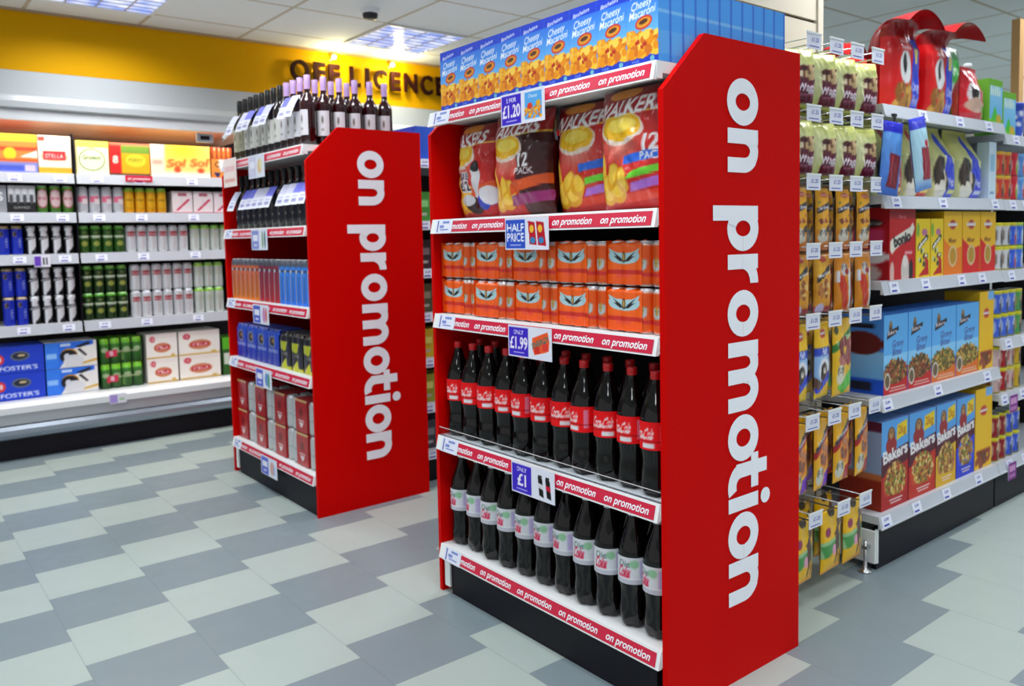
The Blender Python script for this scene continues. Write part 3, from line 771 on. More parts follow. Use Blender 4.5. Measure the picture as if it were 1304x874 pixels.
FP = ('beer_four_pack', 'beer cans', can_carton(.142, .14, .186, a, (24, 50, 170), (60, 90, 200)).mesh('beer_four_pack'))
for i in range(4):
    spawn(FP, 'blue beer four-pack on the fourth shelf, %s from the left' % ORD[i], (.10, LY+.975-.146*i, .656), FX, 'blue beer four-packs')
a = Art(34, 44, (22, 22, 20), .78); a.poly([(0, .75), (.75, .75), (.45, .48), (0, .55)], (190, 196, 20)); a.poly([(0, .02), (.5, .30), (.62, .12), (1, .3), (1, 0), (0, 0)], (206, 206, 30))
a.rect(.62, .1, 1, .5, (16, 14, 14)); a.text('CIDER', .5, .42, .08, (190, 190, 180), .02); a.rect(0, .9, 1, .94, (90, 90, 90)); a.done()
CP = ('cider_four_pack', 'cider cans', can_carton(.128, .14, .184, a, (20, 20, 18), (60, 60, 60)).mesh('cider_four_pack'))
for i in range(3):
    spawn(CP, 'black and yellow cider four-pack, %s' % ('beside the blue four-packs', 'in the middle of its three', 'against the red side panel')[i], (.10, LY+.383-.137*i, .656), FX, 'black and yellow cider packs')
# red and silver can packs, two high
a = Art(30, 30, (200, 202, 204), 2); a.rect(0, 0, 1, .08, (150, 150, 150)); a.rect(0, .45, 1, .5, (180, 184, 186)); a.done()
SC, SLD = can_meshes(.0315, .160, a, n=24)
a = Art(28, 36, (176, 26, 32), .75); a.poly([(.3, .32), (.72, .32), (.55, .16), (.45, .16)], (226, 214, 216)); a.rect(.25, .36, .75, .39, (230, 210, 212)); a.ell(.5, .62, .16, .14, (120, 14, 20)); a.rect(0, .94, 1, 1, (210, 170, 110)); a.done()
q = MB(); q.plane((-.064, -.0655, .002), (.128, 0, 0), (0, 0, .160), a, FILM)
for s_ in (-1, 1): q.box(s_*.064-.0004, s_*.064+.0004, -.065, .0655, .002, .162, FILM, lin((170, 24, 30)))
q.box(-.064, .064, -.065, .0655, .1625, .1632, FILM, lin((180, 30, 34)))
RP = ('beer_can_pack', 'beer cans', [('sleeve', q.mesh('sleeve'))]+[('can', SC, ((i-.5)*.064, (j-.5)*.0648, 0), [('can_lid', SLD)]) for i in range(4) for j in range(2)])
for lv in range(2):
    for i in range(4):
        spawn(RP, '%s red-sleeved silver can pack of the stack, %s from the left' % (('lower', 'upper')[lv], ORD[i]), (.09+.0*i, LY+.985-.258*i, .199+.1645*lv), FX, 'red-sleeved can packs')

# ================================================================== PET FOOD GONDOLA
YF, YB = .123, .56
def rail(q, x0, x1, y, z, h=.047, t=.012):
    """sloping price rail along a shelf front."""
    f = lambda s, x, n=0: (x, y-.001-t*s-n, z-h*s)
    q.face([f(1, x0), f(1, x1), f(0, x1), f(0, x0)], STRIPGREY)
    q.face([f(1, x0, .0015), f(1, x1, .0015), (x1, y, z-h), (x0, y, z-h)][::-1], SHELFGREY)
    q.face([(x0, y, z-h), f(1, x0), f(0, x0), (x0, y, z)], SHELFGREY); q.face([(x1, y, z), f(0, x1), f(1, x1), (x1, y, z-h)], SHELFGREY)
    q.box(x0, x1, y-.0155, y-.0125, z-h-.002, z-h+.004, SHELFGREY)
def rail_ticket(w=.072):
    q = MB(); f = lambda s, x, n=0: (x, -.0025-.012*s-n, -.047*s)
    q.face([f(.97, -w/2), f(.97, w/2), f(.06, w/2), f(.06, -w/2)], TICKET)
    Y = Vector((0, .012, .047)).normalized()
    q.text('£2.49', f(.35, 0, .0008), (1, 0, 0), Y, .010, INK, .02); q.face([f(.85, -w*.35, .0006), f(.85, w*.2, .0006), f(.7, w*.2, .0006), f(.7, -w*.35, .0006)], INK)
    return q.mesh('price_ticket')
RT = rail_ticket()
def bay(label, x0, x1, yf, yb, tops, depth, tickets, kick=True, end=True, cat='shelving', right=False):
    t = thing('shelving_bay', label, cat, (0, 0, 0))
    q = MB(); q.box(x0, x1, yb-.02, yb, .05, max(tops)+.02, DARK); O('back_panel', q, t)
    for k_, z in enumerate(tops):
        q = MB(); y0 = yf if k_ == 0 else yf+0.0
        q.box(x0+.002, x1-.002, y0, yb-.021, z-.03, z, SHELFGREY)
        s = O('shelf', q, t)
        q = MB(); rail(q, x0+.002, x1-.002, y0, z); O('price_rail', q, s)
        for tx in tickets[k_ % len(tickets)]: O('price_ticket', RT, s, (x0+tx, y0, z))
    if right:
        q = MB(); q.box(x1-.001, x1+.0005, yf+.03, yb-.03, .05, max(tops)-.04, DARK); O('side_panel', q, t)
    if kick:
        q = MB(); q.box(x0+.012, x1, yf+.012, yf+.03, .0, tops[0]-.05, BLACK); O('kick_plate', q, t)
    if end:
        q = MB(); q.box(x0-.012, x0, yf+.005, yb-.03, .03, tops[0]-.055, WHITE); q.box(x0-.002, x0+.01, yf+.002, yf+.01, .03, tops[0]-.05, WHITE); O('end_panel', q, t)
        q = MB(); q.lathe([(.0, 0), (.026, 0), (.024, .006), (.008, .014), (.006, .05), (.006, .12), (0, .12)], CHROME, 18, c=(x0-.035, yf+.03, 0)); q.box(x0-.042, x0-.0125, yf+.02, yf+.04, .088, .1, CHROME); O('foot', q, t)
    return t
P_TOPS = [.208, .655, 1.092, 1.41, 1.742]
TK = [[.05, .29, .55, .86], [.05, .46, .93], [.09, .34, .66, .86], [.1, .48, .98], [.3, .62, .9]]
bay('pet food shelving bay with grey price rails and black kick plate', 1.33, 2.402, YF, YB, P_TOPS, .4, TK)
bay('tinned pet food shelving bay at the right edge of the picture', 2.405, 3.36, YF, YB, [.208, .525, .778, 1.088, 1.408, 1.70], .4, [[.12, .3], [.05, .26], [.08, .27], [.1, .28], [.1, .25]], end=False, right=True)
def slat(x0, x1, y, z0, z1, label, pitch=.148):
    t = thing('slatwall_board', label, 'slatwall', (0, 0, 0))
    q = MB(); z = z1
    while z > z0+.01:
        lo = max(z0, z-pitch+.012); q.box(x0, x1, y, y+.018, lo, z, BOARD); z -= pitch
    O('board', q, t)
    q = MB(); q.box(x0, x1, y+.012, y+.019, z0, z1-.012, SLOT); O('groove_liner', q, t)
    q = MB(); q.box(x1+.001, x1+.035, y-.008, y+.03, z0, z1, OAK if x0 > 2 else BOARD); O('edge_post', q, t)
    return t
slat(.615, 1.272, .35, .09, 2.36, 'cream slatwall panel behind the hanging pet treats')
q = MB()
t = thing('slatwall_board', 'cream slatwall panel with an oak edge post at far right', 'slatwall', (0, 0, 0))
z = 2.36
while z > 1.72:
    q.box(3.22, 4.4, .35, .368, max(1.74, z-.136), z, BOARD); z -= .148
O('board', q, t); q = MB(); q.box(3.22, 4.4, .362, .369, 1.74, 2.348, SLOT); O('groove_liner', q, t)
q = MB(); q.box(3.16, 3.219, .34, .38, 1.725, 2.36, OAK); O('edge_post', q, t)
q = MB(); q.box(3.365, 4.4, .2, .36, 0, 1.735, DARK); single('end_unit', q, 'dark closed unit under the far right slatwall panel', 'cabinet')

# hooks with tickets ----------------------------------------------------------
def hook_parts():
    q = MB(); q.tube([(0, .25, 0), (0, .02, 0), (0, .006, .004), (0, -.0, .012)], .0028, CHROME, 6); q.tube([(0, .25, .022), (0, .0, .022)], .002, CHROME, 6)
    q.box(-.012, .012, .238, .249, -.012, .034, CHROME)
    w = q.mesh('wire')
    q = MB(); q.box(-.041, .041, -.0022, -.0006, -.018, .034, TICKET); q.box(-.043, .043, -.004, 0, .030, .036, WHITE)
    q.text('£1.25', (.006, -.0028, .012), (1, 0, 0), (0, 0, 1), .013, INK, .01); q.face([(-.030, -.0026, -.011), (.028, -.0026, -.011), (.028, -.0026, -.008), (-.030, -.0026, -.008)], INK)
    return ('peg_hook', 'hook', [('wire', w), ('price_ticket', q.mesh('price_ticket'))])
HOOK = hook_parts()
ROWS = [('top', 1.888), ('second', 1.658), ('third', 1.436), ('fourth', 1.210), ('fifth', .978), ('sixth', .640), ('bottom', .306)]
HX = [.845, .981, 1.113, 1.252]
def pouch(w, h, d, art, seed=0, back=(150, 120, 30), prof=None, wr=.003):
    q = pillow(w, h, d, art, seed=seed, back=back, wr=wr, pinch=.06, prof=prof, flat=4)
    # origin at the hanging point: shift down, add header seam
    q.v = [(x, y, z-h) for x, y, z in q.v]
    return q
def dog(a, u, v, s, body, face=None):
    """simple dog portrait: head, ears, muzzle, chest."""
    a.ell(u, v-.14*s, .20*s/a.asp, .17*s, body); a.ell(u, v, .13*s/a.asp, .13*s, body); a.ell(u-.11*s/a.asp, v-.01*s, .05*s/a.asp, .10*s, tuple(x*.6 for x in body)); a.ell(u+.11*s/a.asp, v-.01*s, .05*s/a.asp, .10*s, tuple(x*.6 for x in body))
    a.ell(u, v-.05*s, .07*s/a.asp, .07*s, face or (226, 216, 204)); a.ell(u, v-.03*s, .025*s/a.asp, .02*s, (20, 16, 16)); a.ell(u-.05*s/a.asp, v+.04*s, .015*s/a.asp, .02*s, (16, 12, 12)); a.ell(u+.05*s/a.asp, v+.04*s, .015*s/a.asp, .02*s, (16, 12, 12))
# biscuit bags (rows one and two)
a = Art(36, 52, (206, 212, 128), .68); a.glow(.2, .55, .5, .5, (232, 236, 190), .8); a.grad(.9, 1, (196, 204, 90), (226, 232, 150))
a.poly([(.42, .66), (1, .72), (1, .04), (.36, .06)], (98, 12, 44)); a.bits(26, .45, .46, .98, .68, .05, [(120, 70, 50), (90, 40, 40), (200, 170, 120), (70, 30, 30), (224, 206, 170)], 3)
a.text('Wagg', .66, .32, .13, (236, 232, 240), .03, .1, .05); a.rect(.45, .18, .95, .21, (150, 70, 100)); a.done()
WAGG = ('dog_biscuit_bag', 'pet treats', pouch(.135, .187, .085, a, 3, (190, 196, 110), wr=.006).mesh('dog_biscuit_bag'))
a = Art(22, 56, (232, 166, 20), .32); a.grad(0, .35, (214, 112, 20), (226, 150, 20)); a.ell(.5, .9, .3, .035, (196, 60, 40)); a.rect(.25, .885, .75, .905, (226, 214, 210))
a.poly([(.06, .60), (.95, .70), (.95, .80), (.06, .69)], (40, 30, 50)); a.text('Jumbone', .5, .70, .055, (236, 236, 246), .03, .1, .1, w=.84)
a.bits(10, .2, .45, .9, .6, .03, [(170, 80, 40), (220, 140, 90), (120, 50, 30)], 4); dog(a, .42, .30, .55, (206, 204, 190)); a.ell(.8, .36, .18, .06, (60, 40, 30)); a.rect(.1, .76, .2, .80, (60, 120, 60)); a.done()
JUM = ('dog_chew_pack', 'pet treats', pouch(.078, .212, .03, a, 5, (70, 40, 20)).mesh('dog_chew_pack'))
a = Art(28, 52, (220, 150, 24), .45); a.glow(.3, .8, .5, .4, (232, 180, 40)); a.poly([(.08, .52), (.85, .74), (.85, .84), (.08, .62)], (40, 40, 40)); a.text('Markies', .48, .68, .055, (236, 236, 240), .02, .1, .28, w=.74)
a.bitsin(16, .5, .42, .34, .14, .05, [(190, 120, 50), (226, 186, 110), (150, 80, 30)], 6); a.rect(0, .0, 1, .12, (160, 30, 40)); a.ell(.3, .08, .25, .1, (200, 190, 226)); a.ell(.45, .93, .22, .05, (196, 70, 50)); a.done()
MRK = ('dog_treat_pouch', 'pet treats', pouch(.098, .200, .035, a, 8).mesh('dog_treat_pouch'))
a = Art(28, 52, (222, 140, 20), .45); a.poly([(.1, .55), (.4, .1), (.75, .0), (.6, .5), (.35, .72)], (206, 50, 20)); a.poly([(.62, .75), (.8, .75), (.98, .1), (.8, .05)], (206, 214, 226)); dog(a, .45, .78, .5, (196, 190, 190)); a.ell(.6, .70, .14, .05, (150, 30, 30)); a.rect(.05, .52, .18, .72, (224, 226, 236)); a.done()
STX = ('dog_treat_pouch', 'pet treats', pouch(.092, .205, .035, a, 9).mesh('dog_treat_pouch'))
a = Art(34, 60, (240, 190, 16), .5); a.ell(.42, .86, .2, .06, (196, 50, 40)); a.rect(.25, .85, .6, .88, (232, 226, 226)); a.rect(0, .57, 1, .68, (40, 70, 190)); a.text('Fish', .5, .625, .08, (236, 240, 255), .03, .2, .06)
a.rect(0, .2, 1, .57, (150, 190, 236)); a.ell(.5, .38, .36, .16, (226, 230, 240)); dog(a, .5, .40, .6, (70, 50, 40)); a.poly([(0, .14), (1, .40), (1, .28), (.1, .04)], (30, 50, 210)); a.poly([(0, .3), (.4, .2), (.2, .12), (0, .16)], (90, 60, 50)); a.rect(0, 0, 1, .08, (236, 200, 40)); a.done()
FSH = ('dog_treat_pouch', 'pet treats', pouch(.115, .262, .03, a, 12, (200, 160, 20)).mesh('dog_treat_pouch'))
a = Art(40, 60, (236, 186, 20), .62); a.poly([(0, .58), (1, .82), (1, .92), (0, .68)], (40, 120, 40)); a.text('Tasty Bites', .5, .75, .06, (226, 240, 210), .02, 0, .22, w=.84); a.bits(40, .28, .42, 1, .72, .06, [(150, 60, 60), (120, 40, 44), (190, 110, 100)], 4); a.poly([(.15, .12), (1, .4), (1, .16), (.5, .02)], (80, 190, 30)); dog(a, .30, .34, .6, (220, 214, 190)); a.ell(.12, .88, .08, .06, (60, 70, 40)); a.done()
GRN = ('dog_treat_pouch', 'pet treats', pouch(.150, .270, .03, a, 14, (200, 160, 20)).mesh('dog_treat_pouch'))
def treat(last):
    a = Art(34, 56, (238, 176, 16), .5); a.poly([(0, .55), (1, .88), (1, .80), (0, .45)], (176, 20, 24)); a.poly([(.05, .54), (.9, .84), (.9, .92), (.05, .62)], (60, 50, 70)); a.text('Schmackos', .5, .74, .055, (236, 236, 246), .02, .1, .34, w=.8)
    a.ell(.6, .48, .36, .20, (226, 130, 16)); a.bitsin(16, .62, .5, .28, .14, .05, [(140, 70, 40), (190, 120, 80), (110, 50, 30)], 5); dog(a, .3, .26, .6, (206, 206, 190))
    a.poly([(.55, 0), (1, .05), (1, .3), (.6, .22)], (120, 50, 200) if last else (180, 24, 30)); a.done(); return a
TR1 = ('dog_treat_pouch', 'pet treats', pouch(.118, .245, .026, treat(1), 15).mesh('dog_treat_pouch'))
TR2 = ('dog_treat_pouch', 'pet treats', pouch(.118, .245, .026, treat(0), 16).mesh('dog_treat_pouch'))
a = Art(46, 52, (242, 190, 10), .78); a.ell(.5, .97, .18, .07, (60, 44, 10)); a.ell(.22, .68, .11, .08, (150, 40, 90)); a.poly([(0, .52), (1, .58), (1, .34), (0, .26)], (150, 196, 140)); a.poly([(0, .46), (.7, .5), (.6, .3), (.1, .26)], (70, 150, 70)); a.ell(.55, .36, .11, .09, (226, 160, 190))
for (u, v, ru, rv) in ((.72, .55, .11, .22), (.78, .78, .12, .08), (.66, .28, .035, .2), (.82, .26, .035, .2), (.6, .6, .05, .05)): a.ell(u, v, ru, rv, (84, 48, 34))
a.poly([(0, 0), (1, 0), (1, .12), (0, .05)], (240, 160, 20)); a.done()
RAW = ('dog_chew_bag', 'pet treats', pouch(.140, .222, .032, a, 19, (220, 170, 10)).mesh('dog_chew_bag'))
loop = MB()
g = random.Random(7)
KIND = {'top': [WAGG]*4, 'second': [WAGG]*4, 'third': [JUM]*4, 'fourth': [MRK, MRK, STX, STX], 'fifth': [FSH, FSH, GRN], 'sixth': [TR1, TR1, TR2, TR2], 'bottom': [RAW]*3}
WORD = {'top': 'cream biscuit bag with maroon corner', 'second': 'cream biscuit bag with maroon corner', 'third': 'narrow yellow dog chew pack', 'fourth': 'yellow dog treat pouch', 'fifth': 'dog treat pouch', 'sixth': 'yellow and red dog treat pouch', 'bottom': 'yellow dog chew bag with brown dog'}
for rn, z in ROWS:
    xs = HX if rn != 'bottom' else [.866, 1.045, 1.192]
    for i, x in enumerate(xs):
        who = ('nearest the red panel', 'second from the red panel', 'third from the red panel', 'beside the shelves')[i if len(xs) == 4 else (0, 1, 3)[i]]
        spawn(HOOK, 'peg hook with white ticket in the %s row, %s' % (rn, who), (x, .10, z), 0, 'peg hooks on the slatwall')
        if i >= len(KIND[rn]): continue
        yaw = {'top': -.35, 'second': -.3, 'third': 0, 'fourth': -.05, 'fifth': .1, 'sixth': .12, 'bottom': .1}[rn]+g.uniform(-.05, .05)
        yy = .165 if rn in ('top', 'second') else .15
        dz = -.006
        spawn(KIND[rn][i], '%s, front of %s peg row, %s' % (WORD[rn], rn, who.replace('the ', '')), (x-.005, yy, z+dz), yaw, 'pet treats on the pegs')
        if True:
            spawn(KIND[rn][i], '%s, rear of %s peg row, %s' % (WORD[rn], rn, who.replace('the ', '')), (x+(.012 if rn != 'bottom' else -.022), yy+(.105 if rn in ('top', 'second', 'bottom') else .07), z+dz), yaw*.5+.06, 'pet treats on the pegs')

# boxes on the bay ------------------------------------------------------------
def shelf_row(items, z, yfront):
    for (nm, cat, w, d, h, art, side, top, x, lab, lart) in items:
        single(nm, carton(w-.004, d, h, art, side=side, top=top, leftart=lart), lab, cat, (x+w/2, yfront+d/2, z+.0005), 0, 'pet food boxes on the shelves')
a = Art(42, 56, (196, 8, 20), .72); a.grad(.85, 1, (150, 6, 16), (170, 8, 20)); a.text('Purina', .5, .88, .05, (226, 190, 190), .01)
a.poly([(.04, .42), (.12, .36), (.22, .42), (.9, .62), (.98, .72), (.9, .80), (.82, .74), (.12, .58), (.04, .54)], (236, 232, 216)); a.text('bonio', .50, .575, .14, (24, 20, 20), .045, 0, .2, w=.66); a.rect(.6, .36, .9, .40, (230, 150, 160))
a.ell(.62, .12, .16, .22, (206, 196, 190)); a.ell(.62, .26, .10, .09, (226, 220, 214)); a.ell(.85, .12, .08, .16, (30, 26, 28)); a.ell(.12, .1, .08, .16, (220, 180, 170)); a.done()
bl = Art(14, 40, (176, 8, 24), .35); bl.ell(.55, .8, .34, .06, (40, 30, 30)); bl.text('bonio', .55, .8, .05, (226, 220, 210), .02, w=.6); bl.rect(.2, .5, .9, .72, (214, 60, 110)); bl.ell(.6, .33, .4, .1, (230, 226, 226)); bl.ell(.6, .1, .25, .12, (206, 190, 184)); bl.done()
y1 = Art(26, 50, (240, 206, 20), .52); y1.ell(.62, .78, .2, .06, (190, 110, 150)); y1.poly([(.15, .46), (.85, .66), (.9, .72), (.75, .74), (.12, .54)], (40, 40, 30)); y1.poly([(.2, .48), (.82, .67), (.74, .70), (.18, .53)], (232, 232, 226))
y1.bitsin(14, .5, .34, .3, .18, .05, [(210, 210, 160), (60, 90, 40), (230, 226, 190), (60, 60, 40)], 3); y1.poly([(.2, .03), (.95, .05), (.9, .3), (.6, .38), (.72, .2)], (190, 20, 20)); y1.ell(.15, .82, .1, .12, (120, 180, 60)); y1.done()
def tall(bot, c2):
    a = Art(30, 54, (240, 186, 16), .55); a.ell(.5, .80, .18, .075, (176, 40, 50)); a.rect(.24, .78, .76, .83, (226, 222, 226)); a.text('Mixer', .5, .55, .07, (110, 50, 10), .02)
    a.poly([(0, 0), (1, 0), (1, .45), (.55, .40), (0, .58)], bot); a.ell(.52, .30, .24, .17, (214, 186, 140)); a.ell(.52, .30, .17, .13, c2); a.done(); return a
tO, tR = tall((236, 122, 10), (190, 140, 30)), tall((216, 14, 10), (180, 140, 40))
YS = (226, 176, 20)
shelf_row([
    ('dog_biscuit_box', 'pet food box', .208, .18, .276, a, (180, 8, 20), (160, 6, 16), 1.437, 'red dog biscuit box with a white bone shaped name panel', bl),
    ('dog_treat_box', 'pet food box', .122, .14, .232, y1, YS, YS, 1.648, 'yellow treat box with red curl beside the red biscuit box', None),
    ('dog_treat_box', 'pet food box', .112, .14, .232, y1, YS, YS, 1.772, 'yellow treat box with red curl beside the orange-based box', None),
    ('dog_mixer_box', 'pet food box', .172, .16, .262, tO, YS, YS, 1.886, 'tall yellow mixer box with orange lower half', None),
    ('dog_mixer_box', 'pet food box', .176, .16, .262, tR, YS, YS, 2.060, 'tall yellow mixer box with red lower half, next to the orange one', None),
    ('dog_mixer_box', 'pet food box', .160, .16, .262, tR, YS, YS, 2.238, 'tall yellow mixer box with red lower half, beside the tins', None)], 1.092, .145)
def gravy(bowl, food, s):
    a = Art(63, 96, (94, 176, 242), .62); a.grad(0, .5, (110, 190, 246), (140, 206, 250)); a.ell(.28, .84, .07, .07, (90, 70, 40)); a.ell(.28, .89, .05, .04, (150, 110, 50)); a.poly([(.12, .70), (.16, .80), (.55, .84), (.52, .76)], (40, 16, 30)); a.text('Bakers', .35, .785, .05, (232, 226, 230), .02, .1, .1, w=.36); a.ell(.58, .82, .04, .03, (30, 26, 30))
    a.text('Gravy', .60, .635, .085, (70, 80, 150), .015, .2, .05); a.text('Bites', .56, .53, .085, (70, 80, 150), .015, .2, .05)
    a.ell(.5, .22, .52, .20, (120, 60, 30)); a.bitsin(240, .5, .27, .49, .17, .02, food, s); a.poly([(0, 0), (1, 0), (1, .2), (.6, .12), (0, .14)], bowl); a.rect(.25, .035, .95, .05, (230, 214, 210)); a.rect(.3, .07, .9, .085, (226, 190, 180)); a.ell(.16, .17, .13, .11, (206, 196, 180)); a.ell(.16, .17, .09, .08, (110, 90, 60)); return a.done()
gs = Art(18, 56, (80, 150, 236), .5); gs.grad(.2, .55, (120, 190, 250), (150, 206, 252)); gs.rect(0, 0, 1, .2, (30, 90, 220)); gs.rect(.25, .05, .75, .16, (30, 30, 50)); gs.ell(.5, .65, .5, .15, (110, 30, 26)); gs.rect(0, .84, .8, .9, (30, 24, 40)); gs.done()
G1 = [(60, 80, 30), (150, 100, 50), (110, 50, 30), (190, 150, 80), (50, 40, 20), (170, 70, 40)]; G2 = [(90, 90, 30), (190, 150, 60), (210, 170, 80), (120, 80, 30), (80, 110, 40)]
yb = Art(26, 60, (240, 190, 14), .45); yb.ell(.5, .73, .2, .06, (196, 40, 40)); yb.rect(.28, .715, .72, .745, (230, 226, 226)); yb.rect(.1, .18, .95, .24, (150, 40, 30)); yb.bits(14, .1, .06, .9, .18, .05, [(150, 70, 40), (110, 60, 30)], 2); yb.rect(.6, .9, 1, 1, (120, 180, 236)); yb.done()
BLU = (74, 140, 230)
shelf_row([
    ('dog_food_box', 'pet food box', .19, .17, .305, gravy((196, 24, 24), G1, 1), BLU, BLU, 1.403, 'blue dog food box with red bowl, nearest the hanging treats', gs),
    ('dog_food_box', 'pet food box', .198, .17, .305, gravy((196, 24, 24), G1, 2), BLU, BLU, 1.594, 'blue dog food box with red bowl, second from the hanging treats', None),
    ('dog_food_box', 'pet food box', .222, .17, .305, gravy((226, 110, 20), G2, 3), BLU, BLU, 1.793, 'blue dog food box with orange bowl beside the red bowl box', None),
    ('dog_food_box', 'pet food box', .222, .17, .305, gravy((226, 110, 20), G2, 4), BLU, BLU, 2.017, 'blue dog food box with orange bowl beside the plain yellow box', None),
    ('dog_food_box', 'pet food box', .150, .15, .345, yb, YS, YS, 2.243, 'plain yellow dog food box on the second shelf up, beside the tins', None)], .655, .145)
def bakers(base, bowlc, s):
    a = Art(66, 99, (90, 166, 236), .62); a.poly([(.55, .76), (.95, .80), (.95, .97), (.58, .93)], (240, 206, 20)); a.text('2kg', .76, .87, .09, (190, 120, 20), .02)
    a.ell(.36, .83, .14, .10, (120, 80, 40)); a.ell(.36, .72, .2, .10, (160, 40, 40)); a.ell(.36, .85, .07, .06, (190, 140, 90)); a.ell(.36, .87, .02, .015, (20, 10, 10))
    a.poly([(0, 0), (1, 0), (1, .60), (0, .50)], base); a.poly([(0, .38), (1, .50), (1, .70), (0, .62)], (82, 10, 38))
    a.text('Bakers', .52, .625, .13, (240, 238, 240), .04, 0, .10, w=.92)
    a.ell(.52, .29, .44, .23, bowlc); a.bitsin(220, .53, .32, .38, .19, .024, [(206, 176, 80), (120, 130, 40), (190, 120, 50), (226, 196, 120), (150, 90, 40), (90, 60, 30)], s); a.poly([(0, .02), (1, .02), (1, .13), (0, .16)], base); a.rect(.3, .09, .8, .105, (236, 220, 220)); a.rect(.35, .055, .75, .07, (230, 200, 200)); return a.done()
bs = Art(18, 56, (150, 170, 206), .5); bs.rect(0, 0, 1, .35, (150, 40, 20)); bs.rect(0, .35, 1, .42, (200, 110, 60)); bs.rect(0, .9, 1, 1, (90, 20, 50)); bs.done()
shelf_row([
    ('dog_food_box', 'pet food box', .214, .17, .345, bakers((176, 20, 20), (200, 60, 30), 1), (120, 20, 40), (120, 160, 226), 1.388, 'large dog food box with red bowl on the base shelf, nearest the treats', bs),
    ('dog_food_box', 'pet food box', .232, .17, .345, bakers((196, 40, 20), (206, 70, 30), 2), (120, 20, 40), (120, 160, 226), 1.604, 'large dog food box with red bowl on the base shelf, second along', None),
    ('dog_food_box', 'pet food box', .186, .17, .345, bakers((226, 176, 30), (190, 120, 70), 3), (120, 20, 40), (120, 160, 226), 1.838, 'large dog food box with yellow lower half on the base shelf', None),
    ('dog_food_box', 'pet food box', .182, .17, .345, bakers((40, 60, 206), (60, 90, 226), 4), (120, 20, 40), (120, 160, 226), 2.026, 'large dog food box with deep blue lower half on the base shelf', None),
    ('dog_food_box', 'pet food box', .178, .15, .36, yb, YS, YS, 2.212, 'plain yellow dog food box on the base shelf beside the tins', None)], .208, .142)

# big bags of dog food on the fourth shelf --------------------------------------
def dogbag(acc, lower):
    a = Art(44, 60, (206, 208, 150), .7); a.grad(.55, 1, (214, 216, 150), (196, 190, 90)); a.poly([(.46, .86), (.62, .95), (.72, .5), (1, .35), (1, .0), (.46, .0), (.44, .45)], acc); a.rect(.46, 0, 1, .34, acc)
    a.ell(.26, .34, .17, .25, (36, 28, 24)); a.ell(.28, .12, .17, .13, (226, 222, 210)); a.ell(.19, .38, .07, .2, (60, 44, 34)); a.ell(.47, .24, .06, .13, (30, 26, 26)); a.ell(.40, .30, .05, .1, (206, 190, 170))
    a.text('Wagg', .66, .24, .09, (230, 230, 240), .02, w=.26); a.rect(.54, .06, .84, .12, lower); return a.done()
def seam_prof(v): return (1.0 if v < .55 else max(.04, 1-(v-.55)/.42))*min(1, .8+v*2)
for i, (x, w, acc, lo, lab) in enumerate(((1.36, .215, (176, 14, 34), (226, 200, 90), 'dog food bag with red label and black dog, half hidden by blue packets'), (1.575, .225, (196, 20, 34), (236, 206, 60), 'dog food bag with red label and black dog, beside the blue packets'), (1.815, .215, (30, 60, 214), (214, 214, 120), 'dog food bag with blue label and black dog, between its neighbours'), (2.045, .25, (26, 50, 210), (206, 214, 240), 'dog food bag with wide blue label, beside the red tins'))):
    q = pillow(w, .295, .17, dogbag(acc, lo), prof=seam_prof, seed=20+i, back=(190, 190, 120), wr=.005, base=True, flat=6)
    single('dog_food_bag', q, lab, 'pet food bag', (x+w/2, .235, 1.4115), 0, 'dog food bags on the fourth shelf')
q = Art(12, 40, (206, 226, 240), .4); q.rect(.2, .5, .8, .8, (150, 196, 226)); q.rect(.2, .1, .8, .14, (120, 150, 200)); q.done()
single('pet_food_carton', carton(.075, .05, .25, q, side=(196, 216, 226)), 'slim pale blue carton between the blue-label bag and the red tins', 'pet food box', (2.352, .17, 1.4105))
# sausage snack packets clipped in front of the shelves
a = Art(30, 56, (70, 130, 220), .5); a.grad(0, .85, (60, 110, 206), (96, 160, 232)); a.rect(0, .86, 1, 1, (36, 40, 190)); a.poly([(.28, .12), (.82, .1), (.86, .55), (.32, .58)], (120, 10, 30)); a.rect(.42, .14, .48, .54, (180, 60, 80)); a.rect(.62, .14, .66, .54, (170, 50, 70)); a.done()
b2 = Art(30, 56, (176, 220, 240), .5); b2.grad(0, .2, (90, 140, 226), (190, 226, 244)); b2.rect(0, .86, 1, 1, (50, 60, 206)); b2.poly([(.36, .16), (.95, .14), (.95, .58), (.4, .60)], (140, 14, 36)); b2.rect(.52, .18, .58, .56, (190, 70, 90)); b2.rect(.74, .18, .78, .56, (190, 60, 80)); b2.ell(.75, .64, .12, .05, (200, 40, 50)); b2.done()
PK1 = pouch(.10, .265, .03, a, 31, (50, 90, 190)).mesh('sausage_treat_packet'); PK2 = pouch(.105, .265, .03, b2, 32, (120, 170, 220)).mesh('sausage_treat_packet')
t = thing('clip_strip', 'dark clip strip hanging from the top shelf in front of the dog food bags', 'clip strip', (1.385, .104, 1.70))
q = MB(); q.box(-.008, .008, -.002, 0, -.08, .0, STEEL); q.box(-.012, .012, -.004, .006, -.004, .006, STEEL); O('strip', q, t)
q = MB(); q.tube([(0, -.002, -.03), (0, -.03, -.028), (0, -.034, -.02)], .0018, CHROME, 6); O('hook', q, t)
spawn(('sausage_treat_packet', 'pet treats', PK1), 'blue sausage treat packet with maroon window, left of the paler one', (1.345, .088, 1.672), -.25, 'sausage treat packets', (0, .10))
spawn(('sausage_treat_packet', 'pet treats', PK2), 'pale blue sausage treat packet tilted over the dog food bags', (1.408, .036, 1.685), -.1, 'sausage treat packets', (0, -.20))

